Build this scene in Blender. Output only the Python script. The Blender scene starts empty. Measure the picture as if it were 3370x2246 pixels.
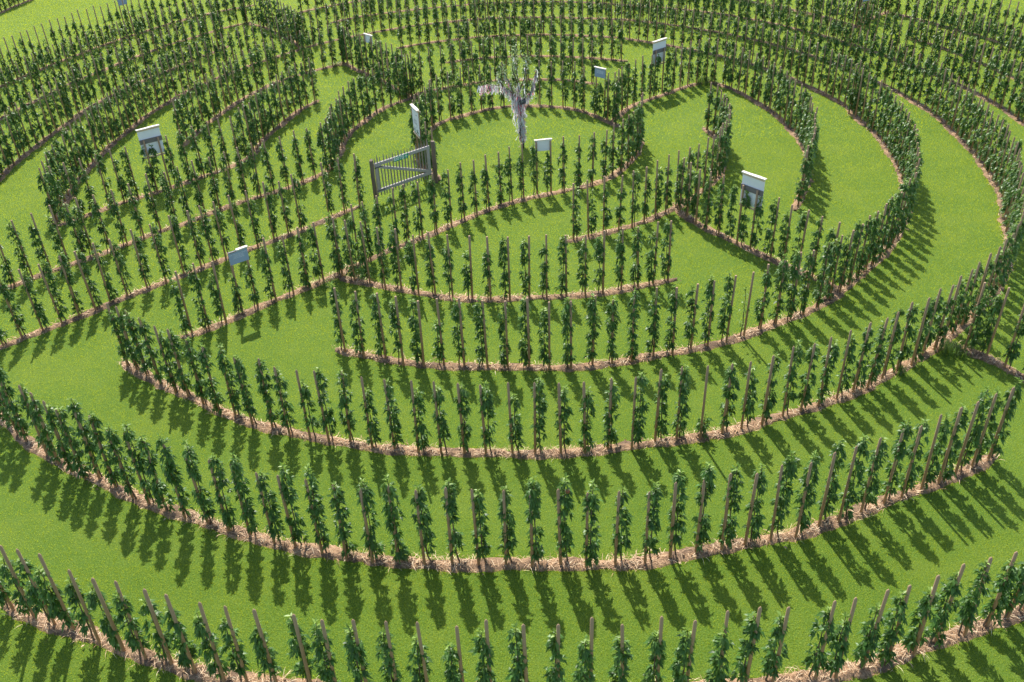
import bpy, math, random
import numpy as np
from mathutils import Vector, Matrix, Euler

sc = bpy.context.scene
C = sc.collection
R = math.radians
# ------------------------------------------------------------------ camera
cd = bpy.data.cameras.new('camera'); cam = bpy.data.objects.new('camera', cd); C.objects.link(cam)
cd.sensor_width = 36.0; cd.lens = 31.31; cd.clip_end = 3000; cd.clip_start = 0.1
RT = Vector((0.99915414, -0.02278372, -0.03423301)); UP = Vector((0.04112174, 0.55358681, 0.8317756)); FW = Vector((0.0, 0.83247976, -0.55405546))
CAMP = Vector((0, 0, 11.7546))
m = Matrix((RT, UP, -FW)).transposed().to_4x4(); m.translation = CAMP
cam.matrix_world = m
sc.camera = cam
# ------------------------------------------------------------------ sky and sun
SUN_AZ, SUN_EL = 102.0, 52.0          # direction towards the sun, from +x counter-clockwise
w = bpy.data.worlds.new('World'); sc.world = w; w.use_nodes = True
nt = w.node_tree; bg = nt.nodes['Background']
sky = nt.nodes.new('ShaderNodeTexSky'); sky.sky_type = 'NISHITA'; sky.sun_disc = False
sky.sun_elevation = R(SUN_EL); sky.sun_rotation = R(90 - SUN_AZ)
sky.dust_density = 1.5
nt.links.new(sky.outputs[0], bg.inputs[0]); bg.inputs[1].default_value = 0.15
sl = bpy.data.lights.new('sun', 'SUN'); sl.energy = 4.4; sl.angle = R(0.53); sl.color = (1.0, 0.95, 0.86)
so = bpy.data.objects.new('sun', sl); C.objects.link(so)
sd = Vector((math.cos(R(SUN_EL))*math.cos(R(SUN_AZ)), math.cos(R(SUN_EL))*math.sin(R(SUN_AZ)), math.sin(R(SUN_EL))))
so.rotation_euler = sd.to_track_quat('Z', 'Y').to_euler(); so.location = sd*60
sc.view_settings.view_transform = 'Standard'; sc.view_settings.look = 'None'
sc.view_settings.exposure = 0.60; sc.view_settings.gamma = 1.0; sc.view_settings.use_curve_mapping = False
rng = np.random.default_rng(11)

# ------------------------------------------------------------------ helpers
def tag(o, label=None, cat=None, group=None, kind=None):
    if label: o['label'] = label
    if cat: o['category'] = cat
    if group: o['group'] = group
    if kind: o['kind'] = kind
    return o

def empty(name, loc=(0, 0, 0), rz=0.0):
    o = bpy.data.objects.new(name, None); C.objects.link(o); o.location = loc; o.rotation_euler = (0, 0, rz)
    o.empty_display_size = 0.1
    return o

def np_mesh(name, verts, faces, k, mats, parent=None, smooth=False, midx=None, attr=None, loc=None):
    """verts (n,3), faces (m,k) with constant k -> ONE mesh object"""
    me = bpy.data.meshes.new(name)
    verts = np.asarray(verts, np.float32); faces = np.asarray(faces, np.int32)
    me.vertices.add(len(verts)); me.vertices.foreach_set('co', verts.ravel())
    me.loops.add(faces.size); me.loops.foreach_set('vertex_index', faces.ravel())
    me.polygons.add(len(faces))
    me.polygons.foreach_set('loop_start', np.arange(0, faces.size, k, dtype=np.int32))
    me.polygons.foreach_set('loop_total', np.full(len(faces), k, np.int32))
    if midx is not None: me.polygons.foreach_set('material_index', np.asarray(midx, np.int32))
    if smooth: me.polygons.foreach_set('use_smooth', np.ones(len(faces), bool))
    if attr is not None:
        a = me.attributes.new('tone', 'FLOAT', 'POINT'); a.data.foreach_set('value', np.asarray(attr, np.float32))
    for mt in (mats if isinstance(mats, (list, tuple)) else [mats]): me.materials.append(mt)
    me.update(); me.validate()
    o = bpy.data.objects.new(name, me); C.objects.link(o)
    if parent is not None: o.parent = parent
    if loc is not None: o.location = loc
    return o

class MB:
    def __init__(s): s.v = []; s.f = []; s.mi = []; s.cur = 0
    def add(s, vs, fs):
        b = len(s.v); s.v += [tuple(x) for x in vs]
        for f in fs: s.f.append(tuple(i+b for i in f)); s.mi.append(s.cur)
    def box(s, c, d, M=None, bev=0.0):
        x, y, z = d[0]/2, d[1]/2, d[2]/2
        if bev <= 0:
            vs = [(a*x, b_*y, e*z) for e in (-1, 1) for b_ in (-1, 1) for a in (-1, 1)]
            fs = [(0, 2, 3, 1), (4, 5, 7, 6), (0, 1, 5, 4), (2, 6, 7, 3), (0, 4, 6, 2), (1, 3, 7, 5)]
        else:
            vs = []; idx = {}
            for e in (-1, 1):
                for b_ in (-1, 1):
                    for a in (-1, 1):
                        for ax in range(3):
                            p = [a*x, b_*y, e*z]
                            for q in range(3):
                                if q != ax: p[q] -= (a, b_, e)[q]*bev
                            idx[(a, b_, e, ax)] = len(vs); vs.append(tuple(p))
            fs = []
            for ax in range(3):
                o1, o2 = [q for q in range(3) if q != ax]
                for sg in (-1, 1):
                    cyc = []
                    for s1, s2 in ((-1, -1), (1, -1), (1, 1), (-1, 1)):
                        k = [0, 0, 0]; k[ax] = sg; k[o1] = s1; k[o2] = s2; cyc.append(idx[(*k, ax)])
                    fs.append(tuple(cyc))
            for ax in range(3):
                o1, o2 = [q for q in range(3) if q != ax]
                for s1 in (-1, 1):
                    for s2 in (-1, 1):
                        k = [0, 0, 0]; k[o1] = s1; k[o2] = s2
                        ka = list(k); ka[ax] = -1; kb = list(k); kb[ax] = 1
                        fs.append((idx[(*ka, o1)], idx[(*kb, o1)], idx[(*kb, o2)], idx[(*ka, o2)]))
            for e in (-1, 1):
                for b_ in (-1, 1):
                    for a in (-1, 1): fs.append(tuple(idx[(a, b_, e, ax)] for ax in range(3)))
        out = []
        for p in vs:
            p = Vector(p)
            if M is not None: p = M @ p
            out.append(p + Vector(c))
        s.add(out, fs)
    def tube(s, pts, rad, n=8, cap=True, tip=None):
        pts = [Vector(p) for p in pts]; b = len(s.v); k = len(pts)
        ref = Vector((0.31, 0.95, 0.05))
        for i, p in enumerate(pts):
            t = (pts[min(i+1, k-1)] - pts[max(i-1, 0)]).normalized()
            a = t.cross(ref).normalized(); c = t.cross(a)
            r = rad[i] if hasattr(rad, '__len__') else rad
            for j in range(n):
                an = 2*math.pi*j/n
                s.v.append(tuple(p + a*math.cos(an)*r + c*math.sin(an)*r))
        for i in range(k-1):
            for j in range(n):
                s.f.append((b+i*n+j, b+i*n+(j+1) % n, b+(i+1)*n+(j+1) % n, b+(i+1)*n+j)); s.mi.append(s.cur)
        if cap:
            s.f.append(tuple(b+j for j in range(n))[::-1]); s.mi.append(s.cur)
            if tip is None:
                s.f.append(tuple(b+(k-1)*n+j for j in range(n))); s.mi.append(s.cur)
            else:
                s.v.append(tuple(tip)); q = len(s.v)-1
                for j in range(n): s.f.append((b+(k-1)*n+j, b+(k-1)*n+(j+1) % n, q)); s.mi.append(s.cur)
    def build(s, name, mats, parent=None, smooth=False, loc=None):
        me = bpy.data.meshes.new(name); me.from_pydata(s.v, [], s.f)
        for mt in (mats if isinstance(mats, (list, tuple)) else [mats]): me.materials.append(mt)
        me.polygons.foreach_set('material_index', s.mi)
        if smooth: me.polygons.foreach_set('use_smooth', [True]*len(me.polygons))
        me.update()
        o = bpy.data.objects.new(name, me); C.objects.link(o)
        if parent is not None: o.parent = parent
        if loc is not None: o.location = loc
        return o

# ------------------------------------------------------------------ materials
def new_mat(name):
    mt = bpy.data.materials.new(name); mt.use_nodes = True
    n = mt.node_tree.nodes; b = n['Principled BSDF']
    return mt, mt.node_tree, b
def N(t, typ, **kw):
    n = t.nodes.new(typ)
    for k, v in kw.items(): setattr(n, k, v)
    return n
def noise(t, vec, scale, detail=4, rough=0.6):
    n = N(t, 'ShaderNodeTexNoise'); n.inputs['Scale'].default_value = scale; n.inputs['Detail'].default_value = detail
    n.inputs['Roughness'].default_value = rough
    if vec is not None: t.links.new(vec, n.inputs['Vector'])
    return n.outputs['Fac']
def ramp(t, fac, stops, interp='LINEAR'):
    r = N(t, 'ShaderNodeValToRGB'); r.color_ramp.interpolation = interp
    el = r.color_ramp.elements
    while len(el) < len(stops): el.new(0.5)
    for e, (p, c) in zip(el, stops): e.position = p; e.color = (*c, 1)
    t.links.new(fac, r.inputs[0]); return r.outputs[0]
def mix(t, a, b, fac, mode='MIX'):
    n = N(t, 'ShaderNodeMix', data_type='RGBA', blend_type=mode)
    for sck, v in ((n.inputs[0], fac), (n.inputs[6], a), (n.inputs[7], b)):
        if isinstance(v, (int, float)): sck.default_value = v
        elif isinstance(v, tuple): sck.default_value = (*v, 1)
        else: t.links.new(v, sck)
    return n.outputs[2]
def maprange(t, v, a, b, c, d):
    n = N(t, 'ShaderNodeMapRange'); n.clamp = True
    for i, x in enumerate((a, b, c, d)): n.inputs[i+1].default_value = x
    t.links.new(v, n.inputs[0]); return n.outputs[0]
def scalevec(t, vec, s):
    n = N(t, 'ShaderNodeMapping'); n.inputs['Scale'].default_value = s; t.links.new(vec, n.inputs[0]); return n.outputs[0]
def bump(t, h, dist, strength=1.0):
    n = N(t, 'ShaderNodeBump'); n.inputs['Distance'].default_value = dist; n.inputs['Strength'].default_value = strength
    t.links.new(h, n.inputs['Height']); return n.outputs[0]

def mat_lawn():
    mt, t, b = new_mat('lawn_soil_and_sward')
    pos = N(t, 'ShaderNodeNewGeometry').outputs['Position']
    f1 = noise(t, pos, 0.55, 6, 0.65); f2 = noise(t, pos, 4.0, 5, 0.65); f3 = noise(t, pos, 60.0, 3, 0.7)
    c = ramp(t, f1, [(0.36, (0.058, 0.128, 0.010)), (0.5, (0.104, 0.172, 0.014)), (0.62, (0.185, 0.230, 0.028))])
    c = mix(t, c, ramp(t, f2, [(0.32, (0.05, 0.12, 0.009)), (0.68, (0.16, 0.235, 0.034))]), 0.35)
    c = mix(t, c, ramp(t, noise(t, pos, 42.0, 3, 0.7), [(0.28, (0.018, 0.055, 0.004)), (0.5, (0.088, 0.17, 0.014)), (0.72, (0.27, 0.34, 0.08))]), 0.62)
    t.links.new(c, b.inputs['Base Color']); b.inputs['Roughness'].default_value = 0.75
    b.inputs['Specular IOR Level'].default_value = 0.1
    b.inputs['Sheen Weight'].default_value = 0.2; b.inputs['Sheen Roughness'].default_value = 0.5
    b.inputs['Sheen Tint'].default_value = (0.75, 1.0, 0.3, 1)
    t.links.new(bump(t, f3, 0.03, 0.8), b.inputs['Normal'])
    return mt
def mat_grass():
    mt, t, b = new_mat('grass_blades')
    g = N(t, 'ShaderNodeNewGeometry'); r = g.outputs['Random Per Island']
    f1 = noise(t, g.outputs['Position'], 0.55, 6, 0.65); f2 = noise(t, g.outputs['Position'], 4.0, 5, 0.65)
    c = ramp(t, r, [(0.0, (0.045, 0.12, 0.007)), (0.5, (0.11, 0.215, 0.014)), (0.86, (0.22, 0.31, 0.035)), (1.0, (0.46, 0.46, 0.16))])
    c2 = ramp(t, f1, [(0.36, (0.06, 0.15, 0.010)), (0.5, (0.13, 0.215, 0.014)), (0.62, (0.24, 0.295, 0.034))])
    c = mix(t, c, c2, 0.5)
    c = mix(t, c, ramp(t, f2, [(0.32, (0.055, 0.14, 0.01)), (0.68, (0.18, 0.27, 0.036))]), 0.3)
    t.links.new(c, b.inputs['Base Color']); b.inputs['Roughness'].default_value = 0.5
    b.inputs['Specular IOR Level'].default_value = 0.2
    tr = N(t, 'ShaderNodeBsdfTranslucent'); t.links.new(mix(t, c, (0.78, 0.88, 0.06), 0.66), tr.inputs[0])
    mx = N(t, 'ShaderNodeMixShader'); mx.inputs[0].default_value = 0.60
    t.links.new(b.outputs[0], mx.inputs[1]); t.links.new(tr.outputs[0], mx.inputs[2])
    t.links.new(mx.outputs[0], t.nodes['Material Output'].inputs[0])
    return mt
def mat_leaf(name, dark, mid, young, trans=0.38, rough=0.42):
    mt, t, b = new_mat(name)
    g = N(t, 'ShaderNodeNewGeometry'); r = g.outputs['Random Per Island']
    a = N(t, 'ShaderNodeAttribute', attribute_name='tone')
    c = ramp(t, r, [(0.0, dark), (0.6, mid), (1.0, tuple(min(1, x*1.5) for x in mid))])
    c = mix(t, c, young, a.outputs['Fac'])
    c = mix(t, c, mix(t, c, (0.16, 0.21, 0.11), 0.5), g.outputs['Backfacing'])   # paler felted underside of the leaf
    t.links.new(c, b.inputs['Base Color']); b.inputs['Roughness'].default_value = rough
    b.inputs['Specular IOR Level'].default_value = 0.42
    tr = N(t, 'ShaderNodeBsdfTranslucent')
    t.links.new(mix(t, c, (0.34, 0.52, 0.04), 0.5), tr.inputs[0])
    mx = N(t, 'ShaderNodeMixShader'); mx.inputs[0].default_value = trans
    t.links.new(b.outputs[0], mx.inputs[1]); t.links.new(tr.outputs[0], mx.inputs[2])
    t.links.new(mx.outputs[0], t.nodes['Material Output'].inputs[0])
    return mt
def mat_wood(name, c1, c2, grey, greyamt, zs=(22, 22, 2.2), rough=0.8, zgrey=True):
    mt, t, b = new_mat(name)
    pos = N(t, 'ShaderNodeNewGeometry').outputs['Position']
    f = noise(t, scalevec(t, pos, zs), 1.0, 6, 0.7); big = noise(t, scalevec(t, pos, (3, 3, 1.3)), 1.0, 3)
    c = ramp(t, f, [(0.3, c1), (0.7, c2)])
    if zgrey:
        z = N(t, 'ShaderNodeSeparateXYZ'); t.links.new(pos, z.inputs[0])
        wv = N(t, 'ShaderNodeMath', operation='ADD'); t.links.new(z.outputs[2], wv.inputs[0]); t.links.new(big, wv.inputs[1])
        c = mix(t, c, mix(t, grey, tuple(x*0.6 for x in grey), f), maprange(t, wv.outputs[0], 0.9, 2.1, greyamt*0.25, greyamt))
    else:
        c = mix(t, c, mix(t, grey, tuple(x*0.6 for x in grey), f), maprange(t, big, 0.3, 0.7, greyamt*0.4, greyamt))
    t.links.new(c, b.inputs['Base Color']); b.inputs['Roughness'].default_value = rough
    b.inputs['Specular IOR Level'].default_value = 0.3
    t.links.new(bump(t, f, 0.004, 0.6), b.inputs['Normal'])
    return mt
def mat_plain(name, col, rough=0.6, var=0.12, scale=8.0, spec=0.4):
    mt, t, b = new_mat(name)
    pos = N(t, 'ShaderNodeNewGeometry').outputs['Position']
    f = noise(t, pos, scale, 5)
    c = ramp(t, f, [(0.3, tuple(x*(1-var) for x in col)), (0.7, tuple(min(1, x*(1+var)) for x in col))])
    t.links.new(c, b.inputs['Base Color']); b.inputs['Roughness'].default_value = rough
    b.inputs['Specular IOR Level'].default_value = spec
    return mt
def mat_mulch():
    mt, t, b = new_mat('straw_mulch_and_soil')
    pos = N(t, 'ShaderNodeNewGeometry').outputs['Position']
    f1 = noise(t, pos, 2.6, 5, 0.65); f2 = noise(t, pos, 28.0, 5, 0.7); f3 = noise(t, pos, 110.0, 3, 0.7)
    straw = ramp(t, f2, [(0.28, (0.12, 0.06, 0.03)), (0.48, (0.42, 0.25, 0.135)), (0.72, (0.70, 0.48, 0.29))])
    soil = ramp(t, f2, [(0.3, (0.05, 0.03, 0.02)), (0.7, (0.17, 0.105, 0.07))])
    c = mix(t, soil, straw, maprange(t, f1, 0.44, 0.57, 0.0, 1.0))
    c = mix(t, c, ramp(t, f3, [(0.35, (0.10, 0.06, 0.038)), (0.65, (0.55, 0.40, 0.27))]), 0.35)
    t.links.new(c, b.inputs['Base Color']); b.inputs['Roughness'].default_value = 0.9
    b.inputs['Specular IOR Level'].default_value = 0.15
    t.links.new(bump(t, f2, 0.04, 0.9), b.inputs['Normal'])
    return mt
def mat_island(name, stops, rough=0.7, trans=0.0):
    mt, t, b = new_mat(name)
    r = N(t, 'ShaderNodeNewGeometry').outputs['Random Per Island']
    c = ramp(t, r, stops, 'CONSTANT' if name.startswith('ribbon') else 'LINEAR')
    t.links.new(c, b.inputs['Base Color']); b.inputs['Roughness'].default_value = rough
    b.inputs['Specular IOR Level'].default_value = 0.25
    if trans:
        tr = N(t, 'ShaderNodeBsdfTranslucent'); t.links.new(c, tr.inputs[0])
        mx = N(t, 'ShaderNodeMixShader'); mx.inputs[0].default_value = trans
        t.links.new(b.outputs[0], mx.inputs[1]); t.links.new(tr.outputs[0], mx.inputs[2])
        t.links.new(mx.outputs[0], t.nodes['Material Output'].inputs[0])
    return mt

M = dict(
    lawn=mat_lawn(), grass=mat_grass(), mulch=mat_mulch(),
    leaf=mat_leaf('apple_leaf', (0.030, 0.085, 0.020), (0.068, 0.160, 0.032), (0.30, 0.44, 0.09)),
    weed=mat_leaf('weed_leaf', (0.05, 0.12, 0.02), (0.09, 0.19, 0.03), (0.2, 0.3, 0.06), 0.4, 0.5),
    wishleaf=mat_leaf('pale_apple_leaf', (0.16, 0.25, 0.09), (0.26, 0.36, 0.15), (0.50, 0.58, 0.32), 0.4, 0.45),
    bark=mat_wood('bark', (0.11, 0.07, 0.045), (0.21, 0.145, 0.10), (0.17, 0.16, 0.13), 0.4, (60, 60, 20)),
    stake=mat_wood('stake_wood', (0.32, 0.15, 0.06), (0.54, 0.29, 0.125), (0.50, 0.37, 0.26), 0.65),
    board=mat_wood('planed_board', (0.62, 0.42, 0.25), (0.80, 0.62, 0.43), (0.7, 0.6, 0.5), 0.2, (3, 3, 30), 0.6, False),
    capw=mat_wood('bleached_cap', (0.74, 0.64, 0.50), (0.86, 0.78, 0.66), (0.8, 0.76, 0.7), 0.4, (6, 6, 30), 0.6, False),
    grey=mat_wood('grey_oak', (0.40, 0.345, 0.32), (0.60, 0.53, 0.49), (0.48, 0.44, 0.43), 0.6, (9, 9, 9), 0.75, False),
    brace=mat_wood('weathered_plank', (0.13, 0.105, 0.09), (0.26, 0.225, 0.20), (0.26, 0.25, 0.25), 0.5, (9, 9, 40), 0.8, False),
    picket=mat_wood('split_picket', (0.21, 0.17, 0.13), (0.40, 0.34, 0.28), (0.32, 0.29, 0.26), 0.5, (30, 30, 4), 0.85, False),
    post=mat_wood('gate_post_wood', (0.12, 0.075, 0.05), (0.27, 0.18, 0.12), (0.30, 0.26, 0.23), 0.5, (18, 18, 3), 0.85),
    white=mat_plain('white_panel', (0.88, 0.88, 0.90), 0.45, 0.03, 3),
    blue=mat_plain('slate_blue_panel', (0.33, 0.41, 0.55), 0.4, 0.05, 3),
    ink=mat_plain('white_lettering', (0.85, 0.86, 0.88), 0.5, 0.0),
    print=mat_plain('grey_print', (0.30, 0.31, 0.33), 0.6, 0.0),
    green=mat_plain('exit_green', (0.006, 0.34, 0.17), 0.4, 0.04),
    black=mat_plain('black_plate', (0.012, 0.012, 0.014), 0.4, 0.1),
    tie=mat_plain('rubber_tie', (0.02, 0.02, 0.022), 0.6, 0.1),
    iron=mat_plain('iron', (0.10, 0.10, 0.10), 0.5, 0.2),
    apple=mat_plain('red_apple', (0.30, 0.10, 0.05), 0.35, 0.3, 30),
    straw=mat_island('straw_blades', [(0, (0.24, 0.125, 0.06)), (0.35, (0.56, 0.345, 0.19)), (0.75, (0.82, 0.585, 0.37)), (1, (0.88, 0.74, 0.50))], 0.7),
    dleaf=mat_island('dry_leaf', [(0, (0.14, 0.08, 0.045)), (0.6, (0.34, 0.22, 0.12)), (1, (0.55, 0.42, 0.26))], 0.8),
    ribbon=mat_island('ribbon_cloth', [(0, (0.90, 0.89, 0.90)), (0.50, (0.82, 0.83, 0.88)), (0.66, (0.72, 0.68, 0.72)), (0.70, (0.80, 0.24, 0.32)),
                      (0.80, (0.86, 0.55, 0.62)), (0.88, (0.08, 0.08, 0.10)), (0.94, (0.30, 0.33, 0.42))], 0.7, 0.55),
)
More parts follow.
